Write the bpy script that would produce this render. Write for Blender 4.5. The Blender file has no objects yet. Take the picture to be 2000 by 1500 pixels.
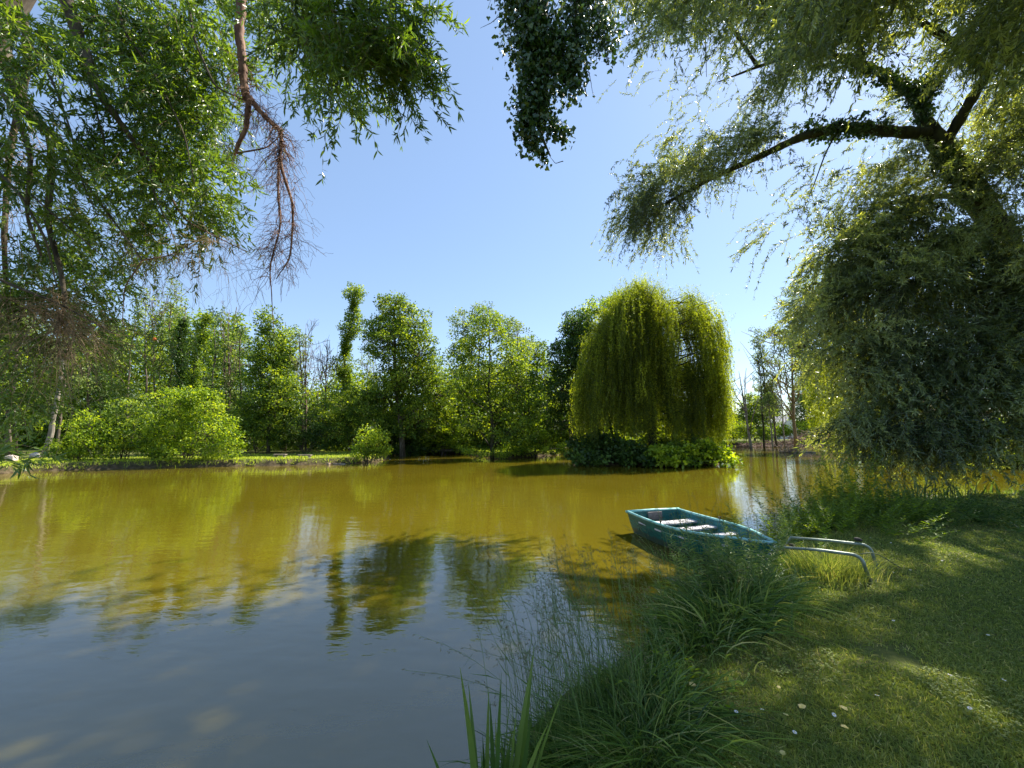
import bpy, math
import numpy as np
R = math.radians
rng = np.random.default_rng(7)
S = bpy.context.scene
# ------------------------------------------------------------------ camera, sky, sun, exposure
HC, FPX, PITCH = 2.2, 800.0, math.atan(90/800)
cam = bpy.data.objects.new('camera', bpy.data.cameras.new('camera'))
S.collection.objects.link(cam); S.camera = cam
cam.location = (0, 0, HC); cam.rotation_euler = (R(90)+PITCH, 0, 0)
cam.data.sensor_width = 36; cam.data.lens = 36*FPX/2000
cam.data.clip_start = 0.05; cam.data.clip_end = 5000
SUN_EL, SUN_AZ = R(50), R(53)                     # azimuth measured to the right of the view
W = bpy.data.worlds.new('World'); S.world = W; W.use_nodes = True
wn, wl = W.node_tree.nodes, W.node_tree.links
sky = wn.new('ShaderNodeTexSky'); sky.sky_type = 'NISHITA'; sky.sun_disc = False
sky.sun_elevation = SUN_EL; sky.sun_rotation = SUN_AZ
sky.air_density = 1.0; sky.dust_density = 0.35; sky.ozone_density = 2.1; sky.altitude = 0
bg = wn['Background']; bg.inputs['Strength'].default_value = 0.108
hz = wn.new('ShaderNodeMix'); hz.data_type = 'RGBA'; hz.inputs[0].default_value = .5; hz.inputs[7].default_value = (1.32, 1.93, 2.95, 1)   # thin even summer haze over the whole sky
wl.new(sky.outputs[0], hz.inputs[6]); wl.new(hz.outputs[2], bg.inputs[0])
sl = bpy.data.lights.new('sun', 'SUN'); sl.energy = 5.0; sl.angle = R(0.5); sl.color = (1, .93, .80)
sun = bpy.data.objects.new('sun', sl); S.collection.objects.link(sun)
sun.rotation_euler = (R(90)-SUN_EL, 0, R(180)-SUN_AZ)
S.view_settings.view_transform = 'Standard'; S.view_settings.look = 'None'
S.view_settings.exposure = 1.35; S.view_settings.gamma = 1
S.cycles.max_bounces = 6; S.cycles.diffuse_bounces = 3; S.cycles.glossy_bounces = 3
S.cycles.transmission_bounces = 3; S.cycles.caustics_reflective = False; S.cycles.caustics_refractive = False

# ------------------------------------------------------------------ reading places off the picture
def at(px, py, Y):
    u, v = (px-1000)/FPX, (750-py)/FPX
    dy = math.cos(PITCH)-v*math.sin(PITCH); dz = math.sin(PITCH)+v*math.cos(PITCH)
    return np.array([u/dy*Y, Y, HC+dz/dy*Y])
def gnd(px, py, z=0.0):
    u, v = (px-1000)/FPX, (750-py)/FPX
    dy = math.cos(PITCH)-v*math.sin(PITCH); dz = math.sin(PITCH)+v*math.cos(PITCH)
    t = (z-HC)/dz
    return np.array([u*t, dy*t, z])

# ------------------------------------------------------------------ mesh building
def norm(a): return a/np.maximum(np.linalg.norm(a, axis=-1, keepdims=True), 1e-9)
class MB:
    def __init__(s): s.v = []; s.f = []; s.t = []; s.n = 0
    def add(s, v, f, tone=0.5):
        v = np.asarray(v, float).reshape(-1, 3)
        s.v.append(v); s.t.append(np.broadcast_to(np.asarray(tone, float), (len(v),)))
        if isinstance(f, np.ndarray): s.f.append(f+s.n)
        else:
            for q in f: s.f.append(np.array([q])+s.n)
        s.n += len(v)
    def tubes(s, P, Rr, sides=3, tone=0.5, cap=True):
        P = np.asarray(P, float)
        if P.ndim == 2: P = P[None]
        T, K, _ = P.shape; Rr = np.broadcast_to(np.asarray(Rr, float), (T, K))
        d = norm(np.gradient(P, axis=1))
        ref = np.where(np.abs(d[:, :1, 2:3]) > .8, np.array([1., 0, 0]), np.array([0, 0, 1.]))
        ref = np.broadcast_to(ref, d.shape)
        a = norm(np.cross(d, ref)); b = np.cross(d, a)
        th = np.arange(sides)*2*math.pi/sides
        V = P[:, :, None]+Rr[:, :, None, None]*(np.cos(th)[None, None, :, None]*a[:, :, None]+np.sin(th)[None, None, :, None]*b[:, :, None])
        i = np.arange(T)[:, None, None]*K*sides; k = np.arange(K-1)[None, :, None]*sides
        j = np.arange(sides)[None, None, :]; j2 = (j+1) % sides
        F = np.stack([i+k+j, i+k+j2, i+k+sides+j2, i+k+sides+j], -1).reshape(-1, 4)
        tn = np.broadcast_to(np.asarray(tone, float).reshape(-1, 1, 1), (T, K, sides)).reshape(-1)
        s.add(V, F, tn)
        if cap and T < 40 and sides > 3:
            for t in range(T):
                o = s.n-T*K*sides+t*K*sides
                s.f.append(np.array([list(range(o, o+sides))[::-1]])); s.f.append(np.array([list(range(o+(K-1)*sides, o+K*sides))]))
    def ribbons(s, P, Wd, tone=0.5):                 # blades: (T,K,3) centre lines and widths
        T, K, _ = P.shape; d = norm(np.gradient(P, axis=1))
        a = rng.uniform(0, 6.28, T); h = np.stack([np.cos(a), np.sin(a), 0*a], -1)[:, None]
        sd = norm(np.cross(d, np.broadcast_to(h, d.shape)))*Wd[..., None]*.5
        V = np.stack([P-sd, P+sd], 2)
        i = np.arange(T)[:, None]*K*2; k = np.arange(K-1)[None]*2
        F = np.stack([i+k, i+k+1, i+k+3, i+k+2], -1).reshape(-1, 4)
        s.add(V, F, np.repeat(np.broadcast_to(tone, (T,)), K*2))
    def leaves(s, P, D, L, Wd, tone=0.5, tpl='long', flat=0.0):
        N = len(P)
        if N == 0: return
        tv, tf = TPL[tpl]; D = norm(D)
        up = rng.normal(size=(N, 3)); up = norm(up*(1-flat)+np.array([0, 0, 1.])*flat*2)
        sd = norm(np.cross(D, up)); nn = np.cross(sd, D)
        L = np.broadcast_to(L, (N,))[:, None, None]; Wd = np.broadcast_to(Wd, (N,))[:, None, None]
        V = P[:, None]+D[:, None]*tv[None, :, 0:1]*L+sd[:, None]*tv[None, :, 1:2]*Wd+nn[:, None]*tv[None, :, 2:3]*L
        F = (tf[None]+(np.arange(N)*len(tv))[:, None, None]).reshape(-1, tf.shape[1])
        s.add(V, F, np.repeat(np.broadcast_to(tone, (N,)), len(tv)))
    def box(s, c, sz, rz=0, tone=.5, rx=0):
        x, y, z = np.array(sz)/2
        v = np.array([[a*x, b*y, d*z] for d in (-1, 1) for a, b in ((-1, -1), (1, -1), (1, 1), (-1, 1))])
        if rx: v = v@np.array([[1, 0, 0], [0, math.cos(rx), math.sin(rx)], [0, -math.sin(rx), math.cos(rx)]])
        cr, sr = math.cos(rz), math.sin(rz); v = v@np.array([[cr, sr, 0], [-sr, cr, 0], [0, 0, 1]])
        s.add(v+np.array(c), np.array([[3, 2, 1, 0], [4, 5, 6, 7], [0, 1, 5, 4], [1, 2, 6, 5], [2, 3, 7, 6], [3, 0, 4, 7]]), tone)
    def build(s, name, mat, parent=None, smooth=True, origin=None):
        me = bpy.data.meshes.new(name)
        v = np.concatenate(s.v); t = np.concatenate(s.t)
        if origin is not None: v = v-np.asarray(origin)
        me.vertices.add(len(v)); me.vertices.foreach_set('co', v.astype(np.float32).ravel())
        loops = np.concatenate([f.ravel() for f in s.f]).astype(np.int32)
        tot = np.concatenate([np.full(len(f), f.shape[1]) for f in s.f]).astype(np.int32)
        me.loops.add(len(loops)); me.loops.foreach_set('vertex_index', loops)
        me.polygons.add(len(tot)); me.polygons.foreach_set('loop_start', np.concatenate([[0], np.cumsum(tot)[:-1]]).astype(np.int32))
        me.polygons.foreach_set('use_smooth', np.full(len(tot), smooth))
        at_ = me.attributes.new('tone', 'FLOAT', 'POINT'); at_.data.foreach_set('value', t.astype(np.float32))
        me.materials.append(mat); me.update(calc_edges=True)
        o = bpy.data.objects.new(name, me); S.collection.objects.link(o)
        if parent is not None: o.parent = parent
        return o
TPL = {
 'long': (np.array([[0, 0, 0], [.38, .5, .06], [1, 0, -.06], [.38, -.5, .06]]), np.array([[0, 3, 2, 1]])),
 'willow': (np.array([[0, 0, 0], [.22, .42, .03], [.6, .42, .02], [1, 0, -.1], [.6, -.42, .02], [.22, -.42, .03]]), np.array([[0, 5, 2, 1], [5, 4, 3, 2]])),
 'round': (np.array([[0, 0, 0], [.3, .5, .08], [.8, .32, .05], [1, 0, -.05], [.8, -.32, .05], [.3, -.5, .08]]), np.array([[0, 5, 2, 1], [5, 4, 3, 2]])),
 'ivy': (np.array([[.12, 0, 0], [0, .28, .02], [.3, .55, .08], [.62, .28, .05], [1, 0, -.1], [.62, -.28, .05], [.3, -.55, .08], [0, -.28, .02]]), np.array([[0, 3, 2, 1], [0, 7, 6, 5], [0, 5, 4, 3]])),
}
def empty(name, loc, label, cat, group=None):
    o = bpy.data.objects.new(name, None); S.collection.objects.link(o); o.location = [float(c) for c in loc]
    return tag(o, label, cat, group)
def tag(o, label, cat, group=None, kind=None):
    if label: o['label'] = label
    if cat: o['category'] = cat
    if group: o['group'] = group
    if kind: o['kind'] = kind
    return o

# ------------------------------------------------------------------ materials
def hexlin(c): return tuple(((x/255)/12.92 if x/255 <= .04045 else ((x/255+.055)/1.055)**2.4) for x in c)
def newmat(name):
    m = bpy.data.materials.new(name); m.use_nodes = True; nt = m.node_tree
    return m, nt, nt.nodes['Principled BSDF'], nt.nodes['Material Output']
def ramp(nt, fac, cols, pos=None):
    r = nt.nodes.new('ShaderNodeValToRGB'); e = r.color_ramp.elements
    pos = pos or [i/(len(cols)-1) for i in range(len(cols))]
    while len(e) < len(cols): e.new(.5)
    for i, c in enumerate(cols): e[i].position = pos[i]; e[i].color = (*c, 1)
    nt.links.new(fac, r.inputs[0]); return r.outputs[0]
def leafmat(name, cols, trans=.42, tint=(1.55, 1.5, .55), rough=.5, spec=.35):
    cols = [tuple(x*1.25 for x in c) for c in cols]
    m, nt, p, out = newmat(name)
    a = nt.nodes.new('ShaderNodeAttribute'); a.attribute_name = 'tone'
    c = ramp(nt, a.outputs['Fac'], cols)
    nt.links.new(c, p.inputs['Base Color']); p.inputs['Roughness'].default_value = rough
    p.inputs['Specular IOR Level'].default_value = spec
    mu = nt.nodes.new('ShaderNodeMix'); mu.data_type = 'RGBA'; mu.blend_type = 'MULTIPLY'; mu.inputs[0].default_value = 1
    nt.links.new(c, mu.inputs[6]); mu.inputs[7].default_value = (*tint, 1)
    tr = nt.nodes.new('ShaderNodeBsdfTranslucent'); nt.links.new(mu.outputs[2], tr.inputs[0])
    mx = nt.nodes.new('ShaderNodeMixShader'); mx.inputs[0].default_value = trans
    nt.links.new(p.outputs[0], mx.inputs[1]); nt.links.new(tr.outputs[0], mx.inputs[2]); nt.links.new(mx.outputs[0], out.inputs[0])
    return m
def texmat(name, cols, scale=4, rough=.8, stretch=(1, 1, 1), bump=.3, detail=6, spec=.3, pos=None, metal=0):
    m, nt, p, out = newmat(name)
    tc = nt.nodes.new('ShaderNodeTexCoord'); mp = nt.nodes.new('ShaderNodeMapping'); mp.inputs['Scale'].default_value = stretch
    nz = nt.nodes.new('ShaderNodeTexNoise'); nz.inputs['Scale'].default_value = scale; nz.inputs['Detail'].default_value = detail
    nt.links.new(tc.outputs['Object'], mp.inputs[0]); nt.links.new(mp.outputs[0], nz.inputs[0])
    nt.links.new(ramp(nt, nz.outputs[0], cols, pos or [.3+.4*i/(len(cols)-1) for i in range(len(cols))]), p.inputs['Base Color'])
    p.inputs['Roughness'].default_value = rough; p.inputs['Specular IOR Level'].default_value = spec; p.inputs['Metallic'].default_value = metal
    b = nt.nodes.new('ShaderNodeBump'); b.inputs['Strength'].default_value = bump; b.inputs['Distance'].default_value = .03
    nt.links.new(nz.outputs[0], b.inputs['Height']); nt.links.new(b.outputs[0], p.inputs['Normal'])
    return m
M = {}
M['grey_willow'] = leafmat('silvery willow leaf', [(.034, .062, .033), (.125, .18, .092), (.32, .39, .21)], .45, (1.9, 1.6, .3), .32, .9)
M['near_willow'] = leafmat('willow leaf', [(.034, .070, .016), (.080, .155, .030), (.16, .26, .05)], .50, (1.9, 1.6, .28), .32, .8)
M['weeping'] = leafmat('weeping willow leaf', [(.045, .068, .014), (.11, .15, .022), (.27, .32, .04)], .58, (2.0, 1.85, .2))
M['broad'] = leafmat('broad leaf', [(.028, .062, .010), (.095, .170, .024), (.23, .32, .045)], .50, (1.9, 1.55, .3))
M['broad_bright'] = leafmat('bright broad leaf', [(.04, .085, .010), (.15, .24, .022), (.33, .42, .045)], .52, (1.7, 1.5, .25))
M['broad_pale'] = leafmat('pale feathery leaf', [(.06, .095, .03), (.13, .19, .055), (.24, .31, .11)], .48, (1.4, 1.3, .5))
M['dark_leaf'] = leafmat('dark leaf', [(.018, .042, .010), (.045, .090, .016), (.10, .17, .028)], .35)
M['ivy'] = leafmat('ivy leaf', [(.018, .045, .012), (.035, .080, .02), (.09, .13, .03)], .22, (1.5, 1.5, .4), .32, .7)
M['conifer'] = leafmat('conifer needles', [(.012, .022, .016), (.025, .04, .026), (.04, .06, .04)], .1)
M['grass'] = leafmat('lawn grass', [(.075, .115, .03), (.175, .22, .055), (.31, .33, .10), (.48, .42, .20)], .40, (1.4, 1.35, .5), .55, .3)
M['tall_grass'] = leafmat('tall grass blade', [(.028, .060, .018), (.075, .14, .036), (.18, .25, .065), (.36, .35, .17)], .38, (1.5, 1.5, .45), .42, .5)
M['sun_grass'] = leafmat('far bank grass', [(.20, .27, .03), (.36, .44, .05), (.52, .55, .10)], .5, (1.3, 1.3, .5))
M['straw'] = leafmat('dry grass seed head', [(.10, .09, .05), (.17, .15, .08), (.28, .25, .15)], .3, (1.2, 1.1, .7))
M['bark'] = texmat('bark', [(.035, .027, .018), (.085, .068, .048), (.17, .145, .11)], 9, .9, (1, 1, .25), .7)
M['mossy_bark'] = texmat('mossy bark', [(.020, .018, .012), (.045, .042, .022), (.075, .08, .03)], 5, .9, (1, 1, .4), .8)
M['pale_bark'] = texmat('pale bark', [(.12, .10, .075), (.24, .21, .17), (.36, .33, .28)], 7, .85, (1, 1, .25), .5)
M['red_twig'] = texmat('reddish twig', [(.075, .035, .022), (.16, .08, .05), (.26, .15, .09)], 12, .8, (1, 1, .4), .5)
M['tan_twig'] = texmat('tan twig', [(.14, .09, .05), (.26, .18, .10), (.38, .28, .17)], 10, .8)
M['dead_wood'] = texmat('weathered grey wood', [(.12, .095, .075), (.25, .21, .17), (.42, .36, .30)], 6, .85, (.3, 1, 1), .4)
M['brush'] = texmat('brushwood', [(.06, .045, .035), (.15, .10, .08), (.30, .21, .16)], 3, .9)
M['concrete'] = texmat('pale stone', [(.38, .34, .29), (.55, .50, .44), (.66, .62, .56)], 4, .85)

# ground: grass, mud and worn patches

m, nt, p, out = newmat('ground soil and turf'); M['ground'] = m
tc = nt.nodes.new('ShaderNodeTexCoord')
def noise(scale, detail=5):
    n = nt.nodes.new('ShaderNodeTexNoise'); n.inputs['Scale'].default_value = scale; n.inputs['Detail'].default_value = detail
    nt.links.new(tc.outputs['Object'], n.inputs[0]); return n.outputs[0]
def mix(f, a, b):
    x = nt.nodes.new('ShaderNodeMix'); x.data_type = 'RGBA'
    if hasattr(f, 'links'): nt.links.new(f, x.inputs[0])
    else: x.inputs[0].default_value = f
    nt.links.new(a, x.inputs[6]); nt.links.new(b, x.inputs[7]); return x.outputs[2]
turf = ramp(nt, noise(14, 8), [(.030, .045, .012), (.065, .085, .022), (.12, .13, .04)], [.3, .5, .7])
big = ramp(nt, noise(.9, 4), [(.06, .085, .02), (.12, .13, .035), (.22, .18, .09)], [.3, .52, .72])
tm = mix(.5, turf, big)
soil = ramp(nt, noise(6, 6), [(.030, .022, .013), (.07, .052, .03), (.13, .10, .06)], [.3, .5, .7])
at_ = nt.nodes.new('ShaderNodeAttribute'); at_.attribute_name = 'tone'
nt.links.new(mix(at_.outputs['Fac'], soil, tm), p.inputs['Base Color']); p.inputs['Roughness'].default_value = .95
p.inputs['Specular IOR Level'].default_value = .1
b = nt.nodes.new('ShaderNodeBump'); b.inputs['Strength'].default_value = .6; b.inputs['Distance'].default_value = .03
nt.links.new(noise(30, 6), b.inputs['Height']); nt.links.new(b.outputs[0], p.inputs['Normal'])

# water: silty olive body under a clear rippled surface
m, nt, p, out = newmat('silty pond water'); M['water'] = m
tc = nt.nodes.new('ShaderNodeTexCoord')
nt.links.new(ramp(nt, noise(.12, 3), [(.086, .070, .004), (.106, .084, .006), (.095, .079, .009)], [.3, .5, .7]), p.inputs['Base Color'])
p.inputs['Roughness'].default_value = .035; p.inputs['IOR'].default_value = 1.66; p.inputs['Specular IOR Level'].default_value = .85
def wnoise(sx, sy, scale, detail):
    mp = nt.nodes.new('ShaderNodeMapping'); mp.inputs['Scale'].default_value = (sx, sy, 1)
    nt.links.new(tc.outputs['Object'], mp.inputs[0]); n = nt.nodes.new('ShaderNodeTexNoise')
    n.inputs['Scale'].default_value = scale; n.inputs['Detail'].default_value = detail; nt.links.new(mp.outputs[0], n.inputs[0]); return n.outputs[0]
b1 = nt.nodes.new('ShaderNodeBump'); b1.inputs['Strength'].default_value = 1; b1.inputs['Distance'].default_value = .0035
nt.links.new(wnoise(1, 2.0, 3.0, 3), b1.inputs['Height'])
b2 = nt.nodes.new('ShaderNodeBump'); b2.inputs['Strength'].default_value = 1; b2.inputs['Distance'].default_value = .010
nt.links.new(wnoise(.8, 1.3, .8, 2), b2.inputs['Height']); nt.links.new(b1.outputs[0], b2.inputs['Normal'])
nt.links.new(b2.outputs[0], p.inputs['Normal'])

# ------------------------------------------------------------------ pond outline, ground, water
near = [(-3, -9), (-2.2, -1), (-1.2, .8), (-.35, 1.9)]
near += [tuple(gnd(*q)[:2]) for q in ((1020, 1420), (1130, 1330), (1240, 1260), (1330, 1200), (1420, 1150), (1490, 1095), (1530, 1050), (1590, 1025), (1700, 1004), (1840, 992), (2000, 978))]
near += [(19, 13.2), (27, 16), (30, 19)]
far = [tuple(gnd(*q)[:2]) for q in ((1990, 912), (1880, 898), (1800, 884), (1640, 873.5), (1540, 871), (1430, 871), (1300, 871), (1180, 878), (1120, 887), (1050, 892), (990, 895), (940, 893), (905, 887), (870, 885), (800, 885), (765, 886), (757, 898), (700, 905), (560, 910), (400, 912), (220, 916), (60, 921), (0, 926))]
POND = np.array(near+far+[(-45, 21), (-70, 14), (-70, -9)])
IC, IR = np.array([9.3, 28.6]), np.array([5.1, 2.9])
def sdist(x, y):                                    # metres inland from the water's edge (negative = in the water)
    P = np.stack([x, y], -1); A = POND; B = np.roll(POND, -1, 0)
    d = np.full(x.shape, 1e9); ins = np.zeros(x.shape, bool)
    for a, b_ in zip(A, B):
        ab = b_-a; t = np.clip(((P-a)@ab)/(ab@ab), 0, 1)
        d = np.minimum(d, np.linalg.norm(P-(a+t[..., None]*ab), axis=-1))
        c = (a[1] > y) != (b_[1] > y)
        with np.errstate(divide='ignore', invalid='ignore'):
            ins ^= c & (x < (b_[0]-a[0])*(y-a[1])/(b_[1]-a[1])+a[0])
    s = np.where(ins, -d, d)
    q = np.sqrt(((x-IC[0])/IR[0])**2+((y-IC[1])/IR[1])**2); isl = (1-q)*IR[1]
    return np.maximum(s, isl)
def wob(x, y, f, k): return np.sin(x*f+k)*np.cos(y*f*1.3+k*2.1)+.5*np.sin(x*f*2.7+y*f*1.9+k)
def height(x, y):
    s = sdist(x, y)+.12*wob(x, y, 2.3, 1)
    nearb = (y < 14) & (x > -4)
    w = np.where(nearb, 1.1, .45); h = np.where(nearb, .52, .42)
    t = np.clip(s/w, 0, 1); t = t*t*(3-2*t)
    z = -.5*np.clip(-s/.8, 0, 1)+t*h-.02
    q = ((x-IC[0])/IR[0])**2+((y-IC[1])/IR[1])**2
    z += .45*np.clip(1-q, 0, 1)*(q < 1)
    return z+np.where(s > 0, .025*wob(x, y, .9, 3)*np.clip(s, 0, 1), 0)
def H(x, y): return float(height(np.array([float(x)]), np.array([float(y)]))[0])
def axis(lo, hi, fine_lo, fine_hi, st):
    a = list(np.arange(fine_lo, fine_hi, st)); c = st; v = fine_lo; L_ = []
    while v > lo: c *= 1.35; v -= c; L_.append(v)
    c = st; v = a[-1]; U = []
    while v < hi: c *= 1.35; v += c; U.append(v)
    return np.array(L_[::-1]+a+U)
gx, gy = axis(-2500, 2500, -32, 46, .25), axis(-300, 2500, -1, 60, .25)
X, Y = np.meshgrid(gx, gy); Z = height(X, Y)
b = MB(); nx, ny = len(gx), len(gy); i = np.arange(nx-1)[None]+np.arange(ny-1)[:, None]*nx
sd_ = sdist(X, Y)
b.add(np.stack([X, Y, Z], -1), np.stack([i, i+1, i+1+nx, i+nx], -1).reshape(-1, 4), np.clip((sd_-.1)/.5, 0, 1).ravel())
tag(b.build('ground', M['ground']), 'grassy ground and earth banks round the pond', None, kind='structure')
b = MB(); wx, wy = np.linspace(-80, 60, 60), np.linspace(-9.5, 62, 40); X, Y = np.meshgrid(wx, wy)
i = np.arange(59)[None]+np.arange(39)[:, None]*60
b.add(np.stack([X, Y, 0*X], -1), np.stack([i, i+1, i+61, i+60], -1).reshape(-1, 4))
tag(b.build('water', M['water']), 'still silty yellow-green pond water with soft ripples', None, kind='structure')

# ------------------------------------------------------------------ generic plants
def wander(a, b_, K, amp, r=rng):
    t = np.linspace(0, 1, K)[:, None]; P = a+(b_-a)*t
    n = r.normal(size=(K, 3))*amp; n = np.cumsum(n, 0); n -= n[0]+(n[-1]-n[0])*t
    return P+n
def arcs(A, B, K, sag, amp=.0):                     # many curved branches at once
    t = np.linspace(0, 1, K)[None, :, None]
    P = A[:, None]+(B-A)[:, None]*t; L_ = np.linalg.norm(B-A, axis=-1)[:, None, None]
    P = P+np.array([0, 0, 1.])*(4*t*(1-t))*L_*sag
    if amp: P = P+np.cumsum(rng.normal(size=P.shape)*amp, 1)*(t > 0)*L_
    return P
def clumps(mb, C, n, sig, leaf, wid, tpl='long', spread=.3, out=None, droop=-.2):
    """n leaves round each point of C (N,3); each clump has its own tone"""
    N = len(C); ct = rng.normal(.5, spread, N)
    o = rng.normal(size=(N, n, 3)); o = o/np.linalg.norm(o, axis=-1, keepdims=True)*rng.uniform(0, 1, (N, n, 1))**.6*sig*1.7
    o[..., 2] *= .62
    P = (C[:, None]+o).reshape(-1, 3)
    D = norm(o.reshape(-1, 3))+rng.normal(size=(N*n, 3))*.6+np.array([0, 0, droop])
    s = rng.uniform(.65, 1.3, N*n)
    mb.leaves(P, D, leaf*s, wid*s, np.clip(np.repeat(ct, n)+rng.normal(0, .16, N*n), 0, 1), tpl)
def lobe_points(c, r, n, shell=.45):
    d = norm(rng.normal(size=(n, 3))); u = shell+(1-shell)*rng.uniform(0, 1, n)**.55
    u *= 1+.16*np.sin(d[:, 0]*5+c[0]*3)*np.cos(d[:, 2]*6+c[2])+rng.normal(0, .05, n)
    return c+d*u[:, None]*r
def lobe_tree(name, label, cat, bpx, Y, lobes, leaf='broad', bark='bark', rho=7, per=26, sig=.28, lsize=.2, lw=.62, tr=.16, stems=1,
              group=None, trunk_top=None, dz=0, tpl='long', shell=.4, lean=0, foliage_name='crown', trunk_name='trunk', base=None, twigs=.35):
    """a tree or shrub whose crown is a set of leafy lobes read off the picture: (px, py, half width px, half height px)"""
    k = Y/FPX
    x0 = (bpx-1000)*k
    z0 = H(x0, Y)-.05 if base is None else base
    root = empty(name, (x0, Y, z0), label, cat, group); o = np.array([x0, Y, z0])
    T, C = MB(), MB(); cs = []
    for q in lobes:
        p_ = at(q[0], q[1], Y); dy = rng.uniform(-.3, .3)*q[2]*k if len(q) < 5 else q[4]
        c = p_+np.array([0, dy, 0]); c[2] = max(c[2], z0+.2)
        cs.append((c-o, np.array([q[2]*k, max(q[2]*k*.85, .3), q[3]*k])))
    top = max(c[2] for c, r in cs); hh = trunk_top or top
    st = []
    for s_ in range(stems):
        a = np.array([rng.normal(0, .12)*(stems > 1), rng.normal(0, .12)*(stems > 1), -.1])
        e = cs[int(np.argmax([c[2] for c, r in cs]))][0]*np.array([1, 1, 0])*.9 if stems == 1 else cs[s_ % len(cs)][0]*np.array([.8, .8, 0])
        P = wander(a, e+np.array([0, 0, hh*(.95 if stems == 1 else rng.uniform(.7, 1))]), 9, .07*hh/8)
        st.append(P); T.tubes(P, tr*np.linspace(1, .22, 9)*(1 if stems == 1 else .6), 7)
    for c, r in cs:
        P0 = st[rng.integers(stems)]; zt = np.clip(c[2]-r[2]*.9-abs(c[0])*.4, .12*hh, .9*hh)
        j = int(np.argmin(abs(P0[:, 2]-zt))); A = P0[j]
        T.tubes(wander(A, c, 7, .05*np.linalg.norm(c-A)/2+.02), np.linspace(.42, .12, 7)*tr, 5)
        area = math.pi*r[0]*r[2]; n = max(int(area*rho*1.6), 10)
        pts = lobe_points(c, r, n, shell); pts = pts[pts[:, 2] > .12]
        m_ = max(int(len(pts)*twigs), 3); sel = pts[rng.permutation(len(pts))[:m_]]
        s0 = c+(sel-c)*rng.uniform(0, .25, (len(sel), 1))+np.array([0, 0, -.3*r[2]])*rng.uniform(0, 1, (len(sel), 1))
        T.tubes(arcs(s0, sel, 5, -.05, .03), np.linspace(1, .25, 5)[None]*tr*.16+.003*k*10, 3)
        clumps(C, pts, per, sig*rng.uniform(.9, 1.15), lsize, lsize*lw, tpl)
    T.build(trunk_name, M[bark], root); C.build(foliage_name, M[leaf], root, smooth=False)
    return root
# ------------------------------------------------------------------ trees and shrubs across the pond
FG = 'slender trees of the far wood'
def slender(bpx, top, Y, w, label, leaf='broad', dens=1., lean=0, name='slender_tree', bark='bark'):
    lb = []; y = top+w*.7
    while y < 820:
        f = (y-top)/(830-top)
        lb.append((bpx+lean*(1-f)+rng.normal(0, w*.3), y, w*(.6+.6*f)*rng.uniform(.7, 1.2), w*rng.uniform(.9, 1.4), rng.normal(0, 1))); y += w*rng.uniform(1.1, 1.7)
    return lobe_tree(name, label, 'tree', bpx, Y, lb, leaf, bark, rho=3.4*dens, per=20, sig=.26, lsize=.19, tr=.12, group=FG, twigs=.6)
slender(45, 560, 30, 34, 'tall leafy tree at the far left of the wood', 'broad', 1.2)
slender(125, 590, 33, 30, 'leafy tree behind the pale leaning trunk on the left', 'broad_pale', 1.1)
slender(190, 610, 36, 26, 'slim bushy tree with thin top behind the left shrubs', 'dark_leaf')
slender(250, 600, 34, 24, 'thin tree with sparse twiggy crown above the left shrubs', 'broad_pale', .8)
slender(300, 575, 38, 24, 'tall thin tree with wispy tip just left of the ivy-clad pair', 'broad', .7)
slender(345, 552, 40, 26, 'tallest wispy tree standing behind the ivy-clad pair', 'broad_pale', .6)
slender(425, 612, 37, 20, 'thin half-bare tree just right of the ivy-clad pair', 'dark_leaf', .9)
slender(462, 622, 39, 20, 'spindly tree between the ivy-clad pair and the leafy cone tree', 'broad_pale', .6)
slender(490, 640, 36, 20, 'narrow tree touching the leafy cone tree on its left', 'dark_leaf', .9)
slender(592, 640, 37, 22, 'pale feathery tree at the right edge of the left wood', 'broad_pale', .8)
slender(562, 665, 35, 24, 'green tree between the leafy cone tree and the feathery edge tree', 'broad', 1.1)
slender(720, 690, 41, 22, 'thin light tree between the ivy pole tree and the big round tree', 'broad_pale', .7)
def ivyclad(bpx, pts, Y, w, label, leaf='ivy', group=None, tuft=0):
    k = Y/FPX; x0 = (bpx-1000)*k; z0 = H(x0, Y)-.05
    root = empty('ivy_clad_tree', (x0, Y, z0), label, 'tree', group); o = np.array([x0, Y, z0])
    P = np.array([[0, 0, 0]]+[at(a, b_, Y)-o for a, b_ in pts]); T, C = MB(), MB(); T.tubes(P, np.linspace(.16, .05, len(P)), 7)
    for a, c in zip(P[:-1], P[1:]):
        n = int(np.linalg.norm(c-a)*(34 if w < .8 else 52)); t = rng.uniform(0, 1, (n, 1)); q = a+(c-a)*t
        wv = w*(.75+.5*np.sin(q[:, 2:3]*1.7+bpx)+.25*np.sin(q[:, 2:3]*4.1))
        d = rng.normal(size=(n, 3)); d = norm(d)*wv*rng.uniform(.4, 1.1, (n, 1)); d[:, 2] *= .5
        clumps(C, q+d, 20, .2, .15, .12, 'long', .2)
        sel = rng.permutation(n)[:n//4]; T.tubes(arcs(q[sel], (q+d)[sel], 3, .05), .012, 3)
    T.build('trunk', M['bark'], root); C.build('ivy', M[leaf], root, smooth=False)
ivyclad(352, [(353, 800), (356, 740), (352, 690), (360, 620)], 32, .45, 'dark ivy-clad trunk, left one of the leaning pair in the wood', 'dark_leaf')
ivyclad(368, [(372, 780), (382, 700), (396, 640), (402, 612)], 31.5, .5, 'ivy-clad trunk leaning right, right one of the pair in the wood', 'broad')
ivyclad(686, [(684, 800), (672, 720), (676, 670), (690, 620), (694, 560)], 37, .88, 'tall narrow ivy-covered pole tree against the sky', 'broad')
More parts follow.
